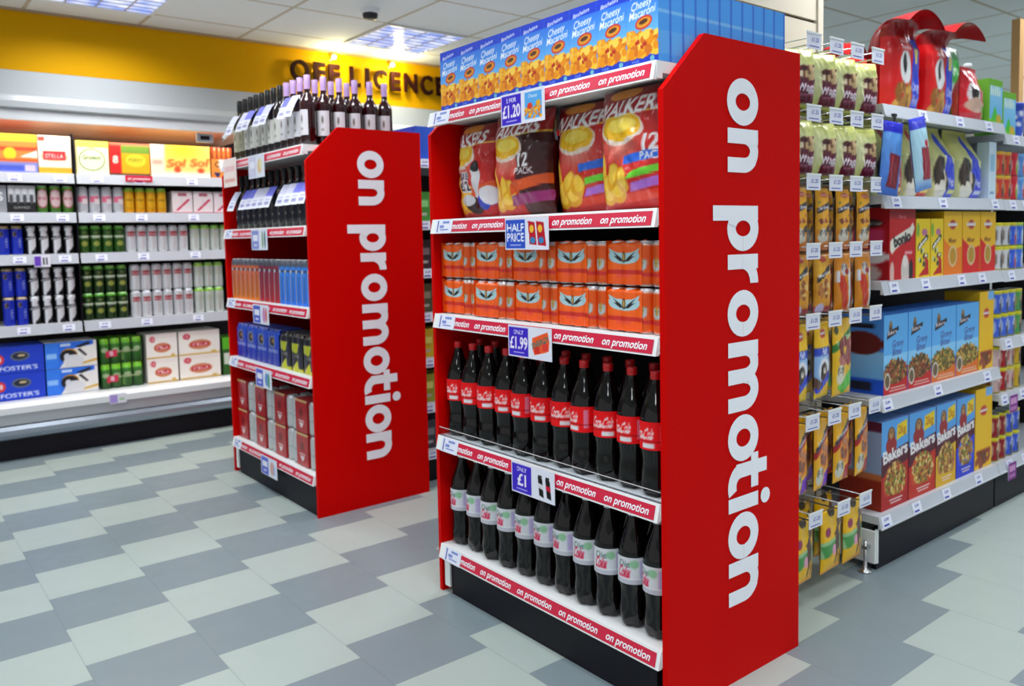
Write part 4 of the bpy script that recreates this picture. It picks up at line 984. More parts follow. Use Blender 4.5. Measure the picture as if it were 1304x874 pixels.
# top shelf ----------------------------------------------------------------------
def redbag(): 
    a = Art(48, 60, (206, 20, 24), .7); a.rect(.56, .0, .86, .56, (36, 60, 206)); a.poly([(.56, .56), (.86, .56), (.7, .66), (.54, .62)], (30, 40, 190)); a.rect(.2, .50, .52, .53, (230, 180, 180)); a.rect(.2, .55, .5, .58, (230, 170, 170)); a.text('Dog', .71, .22, .07, (226, 226, 244), .02, w=.2); a.text('Food', .71, .11, .07, (226, 226, 244), .02, w=.22)
    a.ell(.34, .36, .19, .13, (226, 228, 230)); a.ell(.32, .39, .06, .08, (30, 26, 28)); a.bits(40, .12, .02, .50, .20, .04, [(176, 120, 40), (140, 90, 30), (206, 160, 70)], 4); a.rect(.64, .40, .78, .52, (226, 206, 110)); a.rect(0, .60, 1, 1, (150, 10, 16)); return a.done()
def toppled(w, h, d, art, seed, lean, back=(150, 10, 16), flare=.5):
    """sack with its slack top folding over."""
    q = pillow(w, h, d, art, prof=lambda v: (1.0 if v < .5 else max(.05, 1-(v-.5)/.36))*min(1, .75+2*v), seed=seed, back=back, wr=.006, base=True, flat=7)
    out = []
    for x, y, z in q.v:
        s = max(0, (z-.56*h)/(.44*h)); s = min(s, 1); out.append((x*(1+flare*s)+lean*s*s, y-.15*s*s, z-.12*s*s-.07*s*s*min(1, (2*x/w)**2)))
    q.v = out; return q
single('dog_food_bag', toppled(.215, .49, .14, redbag(), 41, -.035), 'big red dog food sack with flopped top, left one on the top shelf', 'pet food bag', (1.660, .25, 1.7425), 0, 'red sacks on the top shelf')
single('dog_food_bag', toppled(.215, .49, .14, redbag(), 42, .045), 'big red dog food sack with flopped top, beside the small red bag', 'pet food bag', (1.930, .24, 1.7425), 0, 'red sacks on the top shelf')
a = Art(30, 50, (206, 24, 24), .6); a.grad(.5, 1, (216, 24, 20), (190, 14, 18)); a.rect(.2, .2, .8, .4, (230, 190, 190)); a.done()
single('dog_food_bag', toppled(.17, .40, .06, a, 47, .0, flare=.0), 'plain red sack on the top shelf behind the ticketed pegs', 'pet food bag', (1.535, .475, 1.7425), 0, 'red sacks on the top shelf')
single('dog_food_bag', toppled(.17, .38, .06, a, 48, .0, flare=.0), 'plain red sack on the top shelf, between the other plain one and the printed sacks', 'pet food bag', (1.72, .49, 1.7425), 0, 'red sacks on the top shelf')
a = Art(30, 50, (40, 160, 50), .6); a.rect(0, .3, 1, .55, (200, 230, 210)); a.text('Light', .5, .72, .1, (220, 240, 220), .02, .2); a.ell(.5, .48, .1, .06, (40, 40, 40)); a.grad(.85, 1, (36, 110, 44), (30, 90, 40)); a.done()
single('dog_food_bag', pillow(.17, .36, .07, a, seed=43, back=(30, 110, 40), wr=.008, flat=5, base=True), 'green dog food sack behind the small red pet food bag', 'pet food bag', (2.315, .322, 1.7425))
a = Art(34, 50, (216, 24, 40), .6); a.ell(.35, .50, .26, .22, (226, 220, 220)); a.ell(.33, .54, .13, .17, (34, 26, 28)); a.ell(.4, .3, .35, .14, (206, 170, 150)); a.rect(0, 0, 1, .16, (196, 60, 70)); a.rect(.7, .1, .95, .3, (110, 190, 60)); a.rect(.66, .4, .96, .7, (230, 120, 130)); a.done()
t = thing('cat_food_bag', 'small red pet food bag with white knob top beside the green boxes', 'pet food bag', (2.215, .2, 1.7425))
O('bag', pillow(.17, .235, .10, a, prof=seam_prof, seed=44, base=True, back=(190, 30, 40)), t)
q = MB(); q.lathe([(.0, .0), (.016, .002), (.019, .012), (.014, .022), (0, .026)], WHITECAP, 14, c=(0, 0, .232)); O('knob', q, t)
a = Art(30, 44, (120, 196, 236), .75); a.grad(0, .8, (90, 170, 230), (140, 206, 240)); a.rect(0, .86, 1, 1, (110, 180, 30)); a.rect(0, 0, 1, .12, (110, 190, 40)); a.rect(0, 0, .1, 1, (110, 180, 40)); a.text('lilli', .5, .76, .2, (226, 240, 220), .02, w=.7); a.poly([(.2, .1), (.75, .1), (.48, .42)], (60, 190, 40)); a.ell(.75, .14, .2, .1, (200, 170, 40)); a.done()
GB = ('pet_litter_box', 'pet box', carton(.145, .12, .195, a, side=(100, 170, 50), top=(110, 180, 40)).mesh('pet_litter_box'))
for i in range(2): spawn(GB, 'green-topped blue box on the top shelf, %s' % ('beside the small red bag', 'beside the blue tub')[i], (2.385+.15*i, .21, 1.7425-(.042 if i else 0)), 0, 'green-topped boxes')
a = Art(30, 30, (50, 90, 206), 2); a.bits(24, 0, .1, 1, .9, .1, [(226, 230, 246), (40, 60, 190), (110, 160, 230)], 3); a.rect(0, .85, 1, 1, (30, 60, 180)); a.done()
q = MB(); q.lathe([(.046, .003), (.05, 0)]+[(.05+.004*k/24, .150*k/24) for k in range(1, 25)], TIN, 30, art=a); l = MB(); l.lathe([(.056, .146), (.057, .150), (.057, .160), (.05, .163), (0, .163)], mat('blue_lid', (40, 70, 200), .35), 24)
spawn(('plastic_tub', 'tub', [('tub', q.mesh('tub')), ('lid', l.mesh('lid'))]), 'blue lidded tub on the top shelf beside the green-topped boxes', (2.69, .20, 1.7005))
def tin_art(base, mid, topc, dogc, s=0):
    a = Art(40, 24, base, 2.5); a.rect(0, .8, 1, 1, topc); a.rect(0, 0, 1, .1, tuple(x*.7 for x in topc))
    for cu in (.28, .5, .72): a.ell(cu+.02, .45, .07, .32, mid); a.ell(cu, .32, .045, .24, dogc); a.ell(cu+.01, .56, .03, .1, tuple(min(255, x+90) for x in dogc))
    return a.done()
def tin(r, h, art, n=30):
    q = MB(); q.lathe([(r*.97, 0), (r, .003), (r, .006)]+[(r, .006+(h-.014)*k/16) for k in range(1, 17)]+[(r*1.015, h-.005), (r*1.015, h-.002), (r*.98, h)], TIN, n, art=art)
    l = MB(); l.lathe([(r*.985, h), (r*.95, h-.004), (0, h-.004)], ALU, 18); l.tube([(0, .006-.02, h-.002), (.008, -.024, h-.0015), (.012, -.03, h-.0015), (0, -.036, h-.0015), (-.012, -.03, h-.0015), (-.008, -.024, h-.0015), (0, -.014, h-.002)], .0012, ALU, 5)
    return [('tin_body', q.mesh('tin_body')), ('tin_lid', l.mesh('tin_lid'))]
YEL_, BK = (226, 214, 30), (24, 20, 22)
TINS = [('on the base shelf', .209, [((150, 20, 34), (226, 200, 160), YEL_, (110, 70, 40)), ((150, 20, 34), (226, 200, 160), YEL_, (110, 70, 40)), ((60, 90, 214), (200, 210, 240), YEL_, BK), ((60, 90, 214), (200, 210, 240), YEL_, BK)]),
        ('on the shelf above the base', .526, [((216, 180, 180), (230, 210, 206), YEL_, (150, 90, 80)), ((176, 24, 40), (226, 190, 170), YEL_, (60, 40, 30)), ((214, 190, 190), (206, 50, 50), (226, 206, 60), (70, 50, 30)), ((216, 176, 40), (206, 150, 60), YEL_, BK)]),
        ('on the middle shelf', .779, [((60, 100, 220), (206, 216, 240), YEL_, BK), ((70, 110, 226), (210, 220, 240), YEL_, BK), ((80, 120, 226), (220, 226, 240), YEL_, (60, 60, 80)), ((80, 160, 90), (206, 150, 90), YEL_, BK)]),
        ('level with the yellow mixer boxes', 1.089, [((214, 216, 220), (120, 90, 70), YEL_, BK), ((214, 216, 220), (120, 90, 70), YEL_, BK), ((50, 90, 220), (120, 180, 240), YEL_, (200, 60, 60)), ((60, 110, 226), (130, 190, 240), (190, 220, 60), (210, 210, 220))]),
        ('level with the big dog food bags', 1.409, [((206, 60, 50), (226, 150, 60), (226, 180, 50), BK), ((206, 60, 50), (226, 150, 60), (226, 180, 50), BK), ((206, 30, 50), (230, 160, 160), (206, 40, 60), (120, 200, 60)), ((90, 150, 226), (206, 220, 240), (120, 180, 236), (200, 60, 60))])]
for rw, z, kinds in TINS:
    for i, kd in enumerate(kinds):
        sp = ('pet_food_tin', 'tin', tin(.0372, .108, tin_art(*kd)))
        for lv in range(2):
            spawn(sp, '%s tin %s, %s from the divider' % (('lower', 'upper')[lv], rw, ORD[i]), (2.452+.0775*i, .175, z+.1085*lv), 0, 'pet food tins')
a = Art(30, 24, (60, 50, 56), 2); a.rect(0, .3, 1, .7, (206, 200, 190)); a.ell(.5, .5, .1, .3, (30, 26, 26)); a.done()
BWT = ('pet_food_tin', 'tin', tin(.034, .095, a))
for i in range(2): spawn(BWT, 'black and white tin on the top shelf, %s' % ('beside the blue tub', 'beside the oak post')[i], (2.80+.085*i, .2, 1.7005), 0, 'pet food tins')
a = Art(30, 24, (226, 196, 60), 2); a.rect(0, .3, 1, .7, (230, 226, 190)); a.done()
YT = ('pet_food_tin', 'tin', tin(.036, .085, a))
spawn(YT, 'yellow tin at the right edge of the picture on the top shelf', (2.975, .2, 1.7005), 0, 'pet food tins')
a = Art(30, 20, (130, 60, 140), 1.4); a.rect(.12, .5, .88, .85, (206, 150, 200)); a.rect(.12, .15, .88, .35, (180, 120, 180)); a.done()
for z, lab in ((.208, 'violet price card hanging under the base shelf tins'), (.525, 'violet price card hanging under the shelf above the base')):
    q = MB(); q.box(-.045, .045, 0, .0012, -.08, 0, TICKET); q.plane((-.045, -.0006, -.08), (.09, 0, 0), (0, 0, .08), a, PAPER)
    single('price_card', q, lab, 'price card', (2.53, YF-.018, z-.012), 0, 'violet price cards on the tins')

# ================================================================== CHILLER ALONG THE BACK WALL
CHW = mat('chiller_white', (226, 230, 232), 0.3); CHC = mat('chiller_canopy', (186, 192, 194), 0.22); CHG = mat('chiller_grey', (176, 182, 188), 0.28, .4); CHS = mat('chiller_bumper', (150, 160, 172), 0.25, .55)
WARM = mat('chiller_inner_top', (196, 160, 140), .4); TUBE = mat('chiller_tube', (255, 232, 206), .3, emit=8)
CXL, CXR, CY = -3.0, 3.0, 4.29
chil = thing('chiller_cabinet', 'long open beer chiller under the yellow wall at left', 'chiller', (0, 0, 0))
def extr(prof, mt, x0=CXL, x1=CXR, closed=True):
    """profile in (y, z) swept along x."""
    q = MB(); n = len(prof)
    for i in range(n if closed else n-1):
        (ya, za), (yb, zb) = prof[i], prof[(i+1) % n]
        q.face([(x0, ya, za), (x1, ya, za), (x1, yb, zb), (x0, yb, zb)], mt, smooth=False)
    if closed: q.face([(x0, y, z) for y, z in prof], mt); q.face([(x1, y, z) for y, z in prof][::-1], mt)
    return q
O('kick_grille', extr([(CY+.05, 0), (CY+.05, .13), (5.0, .13), (5.0, 0)], BLACK), chil)
O('bumper', extr([(CY+.02, .128), (CY-.005, .140), (CY-.022, .165), (CY-.022, .192), (CY-.005, .214), (CY+.03, .217), (5.0, .217), (5.0, .128)], CHS), chil)
O('front_panel', extr([(CY+.006, .2175), (CY+.0, .222), (CY+.0, .286), (CY+.05, .286), (CY+.05, .2175)], CHG), chil)
O('deck', extr([(CY-.006, .287), (CY-.006, .325), (CY+.03, .350), (CY+.10, .345), (CY+.13, .337), (5.0, .337), (5.0, .287)], CHW), chil)
O('back_panel', extr([(4.98, .34), (5.0, .34), (5.0, 2.33), (4.98, 2.33)], DARK), chil)
O('canopy', extr([(CY+.0, 2.333), (CY+.0, 2.19), (CY-.018, 2.18), (CY-.03, 2.15), (CY-.026, 2.115), (CY-.01, 2.106), (CY+.01, 2.106), (CY+.04, 2.333)], CHC), chil)
O('canopy_lip', extr([(CY+.0, 2.104), (CY+.006, 2.045), (CY+.05, 2.045), (CY+.05, 2.104)], CHW), chil)
O('inner_top', extr([(CY+.052, 2.10), (4.72, 2.04), (4.93, 1.99), (4.97, 1.99), (4.97, 2.12), (CY+.052, 2.12)], WARM), chil)
q = MB(); q.tube([(CXL+.05, CY+.075, 2.075), (CXR-.05, CY+.075, 2.075)], .013, TUBE, 10); O('light_tube', q, chil)
l = bpy.data.lights.new('lamp', 'AREA'); l.shape = 'RECTANGLE'; l.size = 5.6; l.size_y = .06; l.energy = CHILLER_W; l.color = (1, .95, .88)
o = bpy.data.objects.new('lamp', l); COL.objects.link(o); o.parent = chil; o.location = (0, CY+.10, 2.055); o.rotation_euler = (math.radians(33), 0, 0)
C_TOPS = [1.747, 1.500, 1.240, .800]; CSY = 4.47
for z in C_TOPS:
    for (x0, x1) in ((-1.42, -.492), (-.478, .55), (.564, 1.6)):
        q = MB(); q.box(x0, x1, CSY, 4.95, z-.028, z, CHW); s_ = O('shelf', q, chil)
        q = MB(); rail(q, x0, x1, CSY, z, .062, .010); O('price_rail', q, s_)
        for tx in ((.25, .6, .85) if x0 < -1 else (.12, .38, .72)): O('price_ticket', RT, s_, (x0+tx, CSY, z-.008))
for x in (-1.43, -.485, .557, 1.61):
    q = MB(); q.box(x-.003, x+.003, CSY+.01, 4.96, .775, 2.0, BLACK); O('divider', q, chil)
t = thing('thermometer_display', 'small grey temperature display under the chiller canopy', 'display', (.305, CY+.055, 1.975))
q = MB(); q.box(-.055, .055, 0, .02, 0, .06, CHG); O('housing', q, t); q = MB(); q.box(-.03, .03, -.002, 0, .018, .045, BLACK); O('screen', q, t)
q = MB(); q.tube([(.40, 4.26, 2.0), (.44, 4.24, 2.05), (.47, 4.2, 2.09)], .014, CHW, 10); q.tube([(.40, 4.26, 2.0), (.40, 4.262, 1.98)], .009, CHG, 8); single('canopy_bracket', q, 'small white bracket arm at the end of the canopy beside the wine caps', 'bracket')  # plain bracket arm at the canopy end, not a camera

# goods in the chiller -----------------------------------------------------------
def on_shelf(nm, w, d, h, art, side, top, x, z, lab, cat='beer box', grp='boxes in the chiller'):
    single(nm, carton(w-.004, d, h, art, side=side, top=top), lab, cat, (x+w/2, CSY+.02+d/2, z+.0008), 0, grp)
def bx(base, f, asp=.9, n=36):
    a = Art(n, int(n/asp), base, asp); f(a); return a.done()
def f1(a):
    a.rect(0, .82, 1, 1, (240, 190, 40)); a.rect(0, .58, 1, .68, (206, 70, 40)); a.rect(0, .0, 1, .28, (120, 130, 206)); a.rect(.08, .05, .7, .2, (70, 90, 200)); a.ell(.4, .5, .14, .16, (246, 200, 40)); a.poly([(.6, .42), (1, .6), (1, .4)], (236, 226, 216)); a.rect(.72, .06, .95, .22, (200, 190, 226)); a.rect(0, .3, 1, .36, (226, 90, 40))
def f2(a):
    a.rect(0, .0, 1, .16, (224, 166, 40)); a.ell(.5, .45, .42, .12, (236, 196, 160)); a.rect(.16, .36, .84, .58, (190, 40, 50)); a.text('STELLA', .5, .47, .11, (240, 226, 220), .02, w=.55); a.rect(.02, .86, .22, .98, (206, 60, 50))
def f3(a):
    a.rect(0, .8, 1, 1, (226, 226, 90)); a.ell(.5, .45, .40, .33, (70, 130, 70)); a.ell(.5, .45, .37, .30, (244, 240, 206)); a.text('Grolsch', .5, .52, .12, (60, 120, 60), .02, .1, w=.56); a.rect(0, 0, .05, 1, (200, 190, 120))
def f4(a):
    a.rect(0, 0, .30, 1, (206, 30, 30)); a.text('8', .15, .5, .22, (246, 236, 230), .03); a.rect(.30, .7, 1, .95, (110, 150, 50)); a.rect(.0, .94, 1, 1, (226, 120, 90)); a.ell(.66, .48, .26, .2, (246, 206, 50)); a.text('PERRY', .66, .5, .1, (110, 140, 40), .02, w=.36); a.rect(0, .0, 1, .08, (60, 40, 30))
def f5(a):
    a.glow(.55, .9, .6, .5, (250, 200, 30)); a.rect(0, 0, .24, 1, (240, 222, 206)); a.rect(.04, .4, .2, .55, (214, 170, 150)); a.text('Sol Sol', .63, .48, .24, (216, 90, 30), .03, .25, .05, w=.70); a.rect(.24, .0, 1, .2, (244, 226, 206)); a.ell(.45, .25, .06, .09, (206, 80, 40)); a.ell(.85, .24, .06, .09, (206, 80, 40))
def f6(a):
    a.rect(0, .62, 1, 1, (150, 60, 20)); 
    for u in (.12, .34, .56, .78): a.ell(u+.06, .82, .05, .2, (226, 120, 40)); a.rect(u+.04, .9, u+.08, 1, (226, 214, 190))
    a.rect(.0, .1, 1, .6, (226, 140, 60)); a.rect(.35, .32, 1, .6, (230, 226, 224)); a.text('C', .3, .45, .18, (40, 36, 40), .01); a.poly([(.1, .18), (.45, .18), (.3, 0)], (40, 40, 90)); a.rect(.5, .05, .95, .2, (226, 130, 30))
Z1 = 1.747
for nm, x, w, h, f, base, side, lab in (('beer_box', -.93, .245, .235, f1, (236, 130, 60), (226, 150, 90), 'orange and yellow beer box at the left edge of the top chiller shelf'),
        ('beer_box', -.684, .188, .235, f2, (246, 236, 214), (236, 226, 206), 'white beer box with red name panel on the top chiller shelf'),
        ('beer_box', -.474, .198, .215, f3, (246, 238, 200), (226, 220, 170), 'cream beer box with green ring on the top chiller shelf'),
        ('beer_box', -.272, .250, .212, f4, (240, 170, 20), (226, 130, 30), 'red and amber box with green band on the top chiller shelf'),
        ('beer_box', -.018, .400, .215, f5, (246, 214, 120), (240, 214, 170), 'wide yellow box with red script on the top chiller shelf'),
        ('bottle_carrier', .388, .150, .215, f6, (214, 120, 50), (190, 90, 40), 'orange bottle carrier with dark emblem beside the wide yellow box')):
    on_shelf(nm, w, .28, h, bx(base, f, w/h), side, base, x, Z1, lab)
# cans
def cspec(art, lidm=ALU, r=.0335, h=.176):
    p = can_meshes(r, h, art, n=28, lidm=lidm); return ('beer_can', 'can', [('can_body', p[0]), ('can_lid', p[1])])
def ca(base, f):
    a = Art(36, 36, base, 1.2); f(a); a.rect(0, .96, 1, 1, (196, 198, 204)); return a.done()
GOLDLID = mat('gold_lid', (206, 160, 60), .3, .8); GREENLID = mat('green_lid', (120, 214, 40), .35, .3)
def g_fos(a):
    a.text("FOSTER'S", .56, .42, .055, (226, 230, 246), .02, 0, PI/2, w=None); a.ell(.44, .74, .05, .10, (200, 150, 60)); a.ell(.44, .74, .035, .07, (40, 40, 70)); a.rect(0, .93, 1, .96, (200, 160, 60))
def g_bow(a):
    a.rect(.0, 0, .42, 1, (20, 20, 24)); a.poly([(.46, 0), (.62, .3), (.62, .55), (.56, .8), (.64, 1), (1, 1), (1, 0)], (20, 20, 24)); a.poly([(.30, .50), (.66, .60), (.66, .70), (.30, .60)], (24, 24, 28)); a.poly([(.32, .53), (.64, .615), (.64, .645), (.32, .56)], (226, 226, 230)); a.ell(.44, .90, .06, .06, (226, 228, 232))
def g_grn(a):
    a.rect(0, .58, 1, .64, (170, 190, 150)); a.text('Carlsberg', .5, .60, .09, (226, 232, 220), .02, .1, .05, w=.32); a.ell(.5, .34, .09, .10, (150, 160, 70)); a.rect(0, .9, 1, 1, (90, 180, 30)); a.ell(.5, .76, .06, .06, (90, 120, 60))
def g_ste(a):
    a.rect(.36, .60, .64, .78, (170, 60, 70)); a.text('Stella', .5, .69, .07, (236, 220, 220), .02, w=.22); a.rect(.40, .1, .41, .55, (190, 190, 196)); a.rect(.58, .1, .59, .55, (190, 190, 196))
def g_sgr(a): a.rect(0, .88, 1, 1, (150, 220, 60)); a.rect(.36, .5, .64, .72, (196, 206, 190)); a.rect(.45, .1, .47, .5, (180, 190, 184))
def g_hei(a):
    a.ell(.5, .54, .19, .36, (190, 90, 110)); a.ell(.5, .54, .165, .32, (226, 200, 200)); a.text('BECKS', .5, .54, .08, (190, 70, 90), .02, w=.22); a.rect(0, .9, 1, 1, (110, 200, 40))
def g_sil(a): a.rect(.32, .42, .6, .66, (226, 110, 140)); a.rect(.5, .36, .72, .56, (236, 226, 226)); a.rect(.45, .7, .5, .95, (160, 164, 170))
def g_amb(a): a.ell(.5, .5, .16, .3, (226, 170, 20)); a.text('PEAR', .5, .52, .09, (150, 110, 10), .02, w=.2); a.rect(0, .86, 1, 1, (150, 190, 30))
FOS = cspec(ca((24, 50, 190), g_fos), GOLDLID); BOW = cspec(ca((224, 226, 232), g_bow)); GRN_ = cspec(ca((40, 84, 24), g_grn), GREENLID); DGR = cspec(ca((28, 54, 20), g_grn), GREENLID)
STE = cspec(ca((212, 214, 218), g_ste)); SGR = cspec(ca((206, 214, 208), g_sgr), GREENLID); HEI = cspec(ca((66, 120, 40), g_hei)); SIL = cspec(ca((196, 198, 204), g_sil)); AMB = cspec(ca((214, 150, 10), g_amb), GREENLID)
yc = CSY+.062
def cans(spec, x0, n, dx, z, lab, grp, gap=0):
    for i in range(n): spawn(spec, lab % ORD[i], (x0+dx*i+gap*(i//2), yc, z+.0008), 0, grp)
ROW3, ROW4A, ROW4B = 1.240, .800, .9775
cans(FOS, -.892, 2, .0715, ROW3, 'blue beer can on the third chiller shelf, %s from the left', 'blue beer cans')
cans(BOW, -.745, 4, .0705, ROW3, 'white and black can on the third chiller shelf, %s of its four', 'white and black cans')
cans(GRN_, -.445, 4, .0712, ROW3, 'green beer can on the third chiller shelf, %s of its four', 'green beer cans')
cans(STE, -.160, 6, .0683, ROW3, 'silver can with small red label, third chiller shelf, %s of six', 'silver red-label cans')
cans(SGR, .262, 4, .0690, ROW3, 'silver can with green top, third chiller shelf, %s of its row', 'silver green-top cans')
for z, nm in ((ROW4A, 'lower'), (ROW4B, 'upper')):
    cans(FOS, -.885, 2, .0715, z, 'blue beer can in the %s layer, fourth chiller shelf, %%s from the left' % nm, 'blue beer cans')
    cans(BOW, -.745, 4, .0690, z, 'white and black can, %s layer, fourth chiller shelf, %%s of four' % nm, 'white and black cans')
    cans(DGR, -.440, 4, .0705, z, 'dark green can, %s layer, fourth chiller shelf, %%s of four' % nm, 'green beer cans')
    cans(STE, -.146, 6, .0675, z, 'silver red-label can, %s layer, fourth chiller shelf, %%s of six' % nm, 'silver red-label cans', .004)
    cans(SGR, .276, 3, .0690, z, 'silver green-top can, %s layer, fourth chiller shelf, %%s of three' % nm, 'silver green-top cans')
# second shelf
def small(spec_r): return spec_r
def f7(a):
    a.rect(0, 0, 1, .4, (24, 24, 26)); a.text('GUINNESS', .5, .2, .08, (200, 200, 200), .01, w=.6)
    for u in (.12, .37, .62, .87): a.ell(u, .52, .07, .2, (80, 80, 84)); a.ell(u, .8, .09, .12, (220, 220, 224))
on_shelf('beer_can_pack', .150, .13, .165, bx((186, 188, 192), f7, .9), (150, 150, 156), (190, 190, 196), -.860, 1.5, 'black and silver can pack on the second chiller shelf', 'beer cans', 'can packs in the chiller')
def f8(a): a.rect(0, 0, .5, .3, (220, 110, 130)); a.text('S', .6, .6, .3, (236, 236, 240), .03)
on_shelf('beer_can_pack', .085, .13, .165, bx((150, 152, 160), f8, .5, 20), (150, 150, 156), (190, 190, 196), -.950, 1.5, 'grey can pack cut by the left edge, second chiller shelf', 'beer cans', 'can packs in the chiller')
sh = lambda s, h: None
HEI2 = cspec(ca((66, 120, 40), g_hei), r=.0335, h=.170); SIL2 = cspec(ca((196, 198, 204), g_sil), r=.0335, h=.168); AMB2 = cspec(ca((214, 150, 10), g_amb), GREENLID, h=.166, r=.033)
cans(HEI2, -.671, 3, .0735, 1.5, 'green can with pink oval on the second chiller shelf, %s of three', 'green cans with ovals')
cans(SIL2, -.440, 4, .0715, 1.5, 'plain silver can on the second chiller shelf, %s of four', 'plain silver cans')
cans(AMB2, -.158, 4, .0690, 1.5, 'amber can on the second chiller shelf, %s of four', 'amber cans')
def f9(a):
    a.poly([(.15, .12), (.3, .12), (.9, .62), (.78, .66)], (206, 60, 90)); a.rect(.3, .78, .72, .92, (180, 80, 100)); a.rect(0, 0, 1, .05, (196, 60, 80)); a.rect(.48, 0, .5, 1, (206, 196, 200))
WP = ('beer_can_pack', 'beer cans', can_carton(.136, .13, .150, bx((236, 224, 226), f9, .9), (226, 214, 216), (230, 220, 222)).mesh('beer_can_pack'))
for i in range(3): spawn(WP, 'white can pack with red slash, second chiller shelf, %s from the left' % ORD[i], (.182+.142*i, CSY+.09, 1.5008), 0, 'white slashed can packs')
# bottom deck
def f10(a):
    a.text("FOSTER'S", .48, .2, .16, (226, 232, 250), .02, w=.78); a.ell(.52, .64, .2, .18, (90, 100, 120)); a.ell(.52, .64, .15, .12, (30, 36, 60)); a.ell(.55, .66, .08, .05, (190, 170, 120)); a.ell(.08, .55, .12, .2, (216, 50, 60)); a.text('18', .08, .55, .16, (246, 236, 240), .03)
def f11(a):
    a.rect(0, 0, .26, 1, (50, 124, 236)); a.poly([(.26, 0), (.26, 1), (.95, 1), (.95, .86), (.55, .74)], (40, 110, 226)); a.rect(.02, .4, .22, .6, (140, 190, 250)); a.rect(.30, .85, .5, .96, (190, 216, 250))
    a.ell(.46, .5, .17, .26, (200, 140, 40)); a.ell(.45, .46, .17, .25, (20, 20, 24)); a.ell(.55, .25, .2, .26, (216, 216, 220)); a.ell(.42, .45, .06, .12, (206, 210, 220)); a.poly([(.58, .82), (.85, .98), (.9, .9), (.68, .76)], (24, 24, 28)); a.poly([(.62, .7), (.78, .42), (.82, .45), (.68, .74)], (24, 24, 28)); a.rect(.3, .0, 1, .06, (206, 206, 210)); a.poly([(.7, .1), (1, .2), (1, .3), (.75, .2)], (214, 170, 70))
def f12(a):
    a.rect(0, .82, 1, 1, (236, 226, 220)); a.text('4', .22, .78, .2, (206, 40, 60), .03); a.ell(.2, .8, .09, .12, (206, 50, 70)); a.text('12', .2, .8, .12, (246, 230, 230), .02); a.ell(.52, .44, .28, .2, (206, 130, 90)); a.rect(.3, .36, .74, .54, (190, 30, 50)); a.text('STELLA', .52, .45, .12, (246, 226, 220), .02, w=.38); a.rect(0, 0, 1, .08, (214, 176, 90)); a.rect(.8, .08, .92, .16, (214, 176, 90))
for lv, nm in ((0, 'lower'), (1, 'upper')):
    z = .3378+.1685*lv
    on_shelf('beer_box', .27, .25, .166, bx((24, 62, 200), f10, 1.6, 60), (20, 50, 170), (40, 80, 210), -.985, z, '%s blue beer box at the left of the chiller deck' % nm)
    on_shelf('beer_box', .30, .25, .166, bx((232, 230, 226), f11, 1.75, 60), (60, 120, 226), (226, 226, 226), -.71, z, '%s blue, white and black cider box on the chiller deck' % nm)
    for k_, (x, w) in enumerate(((-.105, .205), (.108, .285))):
        on_shelf('beer_box', w, .25, .168, bx((240, 234, 226), f12, w/.17, 48), (226, 220, 210), (236, 230, 222), x, z+.0, '%s white beer box with red label on the deck, %s' % (nm, ('beside the green bottles', 'nearest the red stand')[k_]))
# green bottle packs
a = Art(60, 34, (38, 110, 26), 1.6); a.grad(.0, 1, (24, 70, 18), (60, 130, 34))
for u in (.12, .37, .62, .87): a.rect(u-.1, .80, u+.1, 1, (150, 226, 60)); a.ell(u, .86, .1, .06, (120, 206, 40)); a.ell(u, .55, .08, .1, (150, 170, 130)); a.rect(u+.105, 0, u+.14, 1, (14, 30, 12))
a.poly([(.14, .5), (.4, .56), (.4, .28), (.14, .24)], (206, 40, 80)); a.text('8', .27, .4, .18, (246, 230, 236), .03); a.rect(.4, .42, .9, .5, (150, 160, 120)); a.rect(.5, .1, .56, .4, (90, 130, 60)); a.done()
q = MB()
def gf(u, v):
    b_ = abs(math.sin(PI*u*4))**.7; return ((u-.5)*.268, -.10+.022*(1-b_)+max(0, v-.7)*.05, v*.163)
q.grid(gf, 60, 34, FILM, a); q.grid(lambda u, v: ((u-.5)*.268, -.085+v*.18, .163+.004*abs(math.sin(PI*4*u))), 32, 4, FILM, None, lin((110, 190, 50)))
for s_ in (-1, 1): q.grid(lambda u, v, s_=s_: (s_*.134, -.08*s_+u*.175*s_, v*.163), 4, 4, FILM, None, lin((30, 84, 22)))
GP = ('beer_pack', 'beer cans', q.mesh('beer_pack'))
for lv, nm in ((0, 'lower'), (1, 'upper')): spawn(GP, '%s green beer pack with pink flash on the chiller deck' % nm, (-.258, CSY+.125, .3378+.169*lv), 0, 'green beer packs')
def f13(a): a.rect(0, .7, 1, 1, (90, 180, 40)); a.rect(.1, .3, .9, .6, (206, 214, 200))
on_shelf('beer_can_pack', .12, .2, .27, bx((40, 90, 30), f13, .5, 20), (36, 80, 26), (90, 170, 40), .408, .3378, 'green and white can pack behind the far red panel on the deck', 'beer cans', 'can packs in the chiller')
q = MB(); q.box(-.05, .05, -.0012, 0, -.062, 0, TICKET); q.plane((-.05, -.0018, -.062), (.1, 0, 0), (0, 0, .062), bx((226, 226, 236), lambda a: (a.rect(.05, .1, .5, .9, (170, 150, 220)), a.rect(.6, .3, .9, .6, (170, 206, 170))), 1.6, 30), PAPER)
single('price_card', q, 'pale violet price card on the white edge of the chiller deck', 'price card', (-.345, CY-.008, .335), 0, 'chiller price cards')
q = MB(); q.box(-.045, .045, -.0012, 0, -.075, 0, TICKET); q.plane((-.045, -.0018, -.075), (.09, 0, 0), (0, 0, .075), bx((230, 230, 240), lambda a: (a.rect(.04, .1, .45, .92, (110, 70, 190)), a.rect(.56, .2, .66, .8, (60, 60, 70)), a.rect(.74, .2, .84, .8, (90, 90, 100))), 1.2, 30), PAPER)
single('price_card', q, 'violet price card under the third chiller shelf at left', 'price card', (-.70, CSY-.016, 1.235), 0, 'chiller price cards')
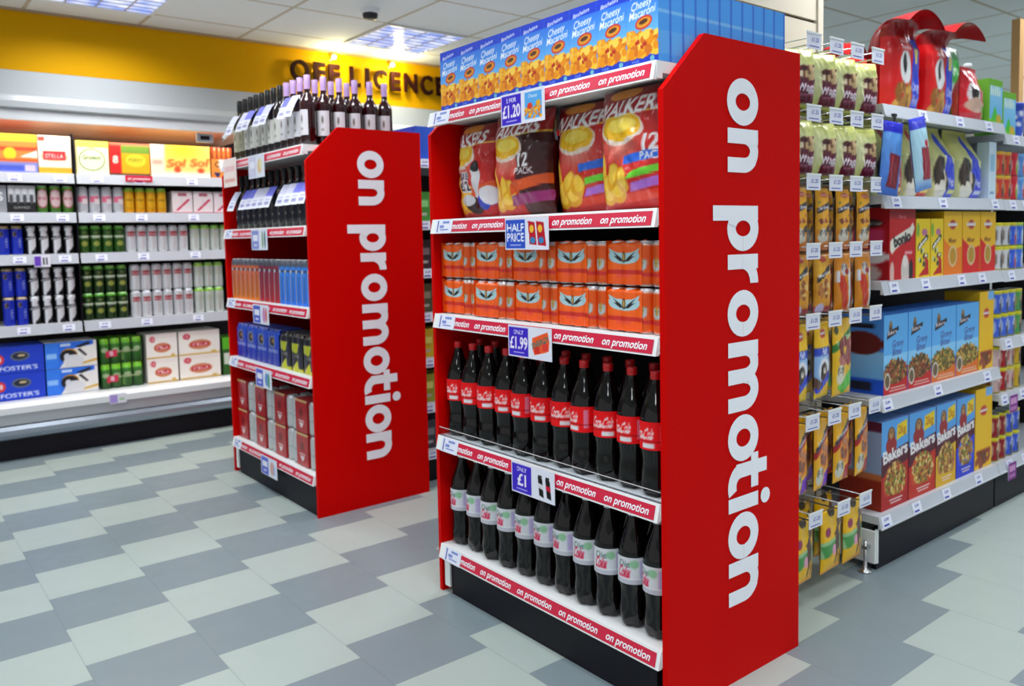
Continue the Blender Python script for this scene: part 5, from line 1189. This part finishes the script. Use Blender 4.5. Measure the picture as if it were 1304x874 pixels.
q = MB(); q.box(-.085, .085, -.0012, 0, -.04, 0, PINK); q.text('on promotion', (0, -.002, -.02), (1, 0, 0), (0, 0, 1), .016, WHITE_VINYL, .015, .2, .14)
single('promotion_label', q, 'red promotion label on the top chiller shelf rail', 'label', (-.105, CSY-.014, 1.745), 0)

# ================================================================== GONDOLA BEHIND THE FARTHER STAND
bay('shelving bay behind the farther red stand, seen in the gap', .66, 2.2, 2.24, 2.9, [.17, .42, .66, .90, 1.13, 1.38, 1.70], .4, [[.06, .3], [.05, .3]], end=False)
a = Art(26, 30, (60, 120, 226), .9); a.ell(.45, .5, .32, .3, (120, 180, 246)); a.rect(0, .82, 1, 1, (30, 60, 200)); a.rect(.75, .1, 1, .8, (190, 206, 170)); a.done()
for i in range(2):
    q = carton(.235, .12, .17, a, side=(40, 90, 210), top=(30, 60, 200))
    single('kitchen_roll_pack', q, 'blue pack on top of the far shelving, %s' % ('beside the rosé wine bottles', 'beside the dark brown carton')[i], 'pack', (.75, 2.64-.25*i, 1.7007), FX, 'blue packs on the far shelving')
a = Art(16, 30, (64, 26, 20), .5); a.rect(0, .8, 1, 1, (90, 30, 24)); a.done()
single('brown_carton', carton(.10, .10, .23, a, side=(50, 22, 18), top=(110, 40, 30)), 'dark brown carton on top of the far shelving beside the nearer stand', 'carton', (.95, 2.33, 1.7007), 0)
g = random.Random(4)
GAP = [(.17, (70, 70, 80), 'dark grey'), (.42, (170, 176, 60), 'olive'), (.66, (226, 196, 50), 'yellow'), (.90, (90, 84, 60), 'brown'), (1.13, (60, 40, 44), 'maroon'), (1.38, (70, 150, 60), 'green')]
for z, c, n in GAP:
    for i in range(3):
        c2 = tuple(min(255, x+30*i) for x in c)
        a = bx(c2, lambda a: (a.rect(.1, .5, .9, .75, tuple(min(255, x+80) for x in c2)), a.rect(.2, .2, .8, .3, (206, 206, 200))), .6, 16)
        single('grocery_carton', carton(.10, .12, .15, a, side=c, top=c2), '%s carton in the gap between the stands, %s from the red panel' % (n, ORD[i]), 'carton', (.722+.105*i, 2.33, z+.0006), 0, 'cartons in the gap between the stands')
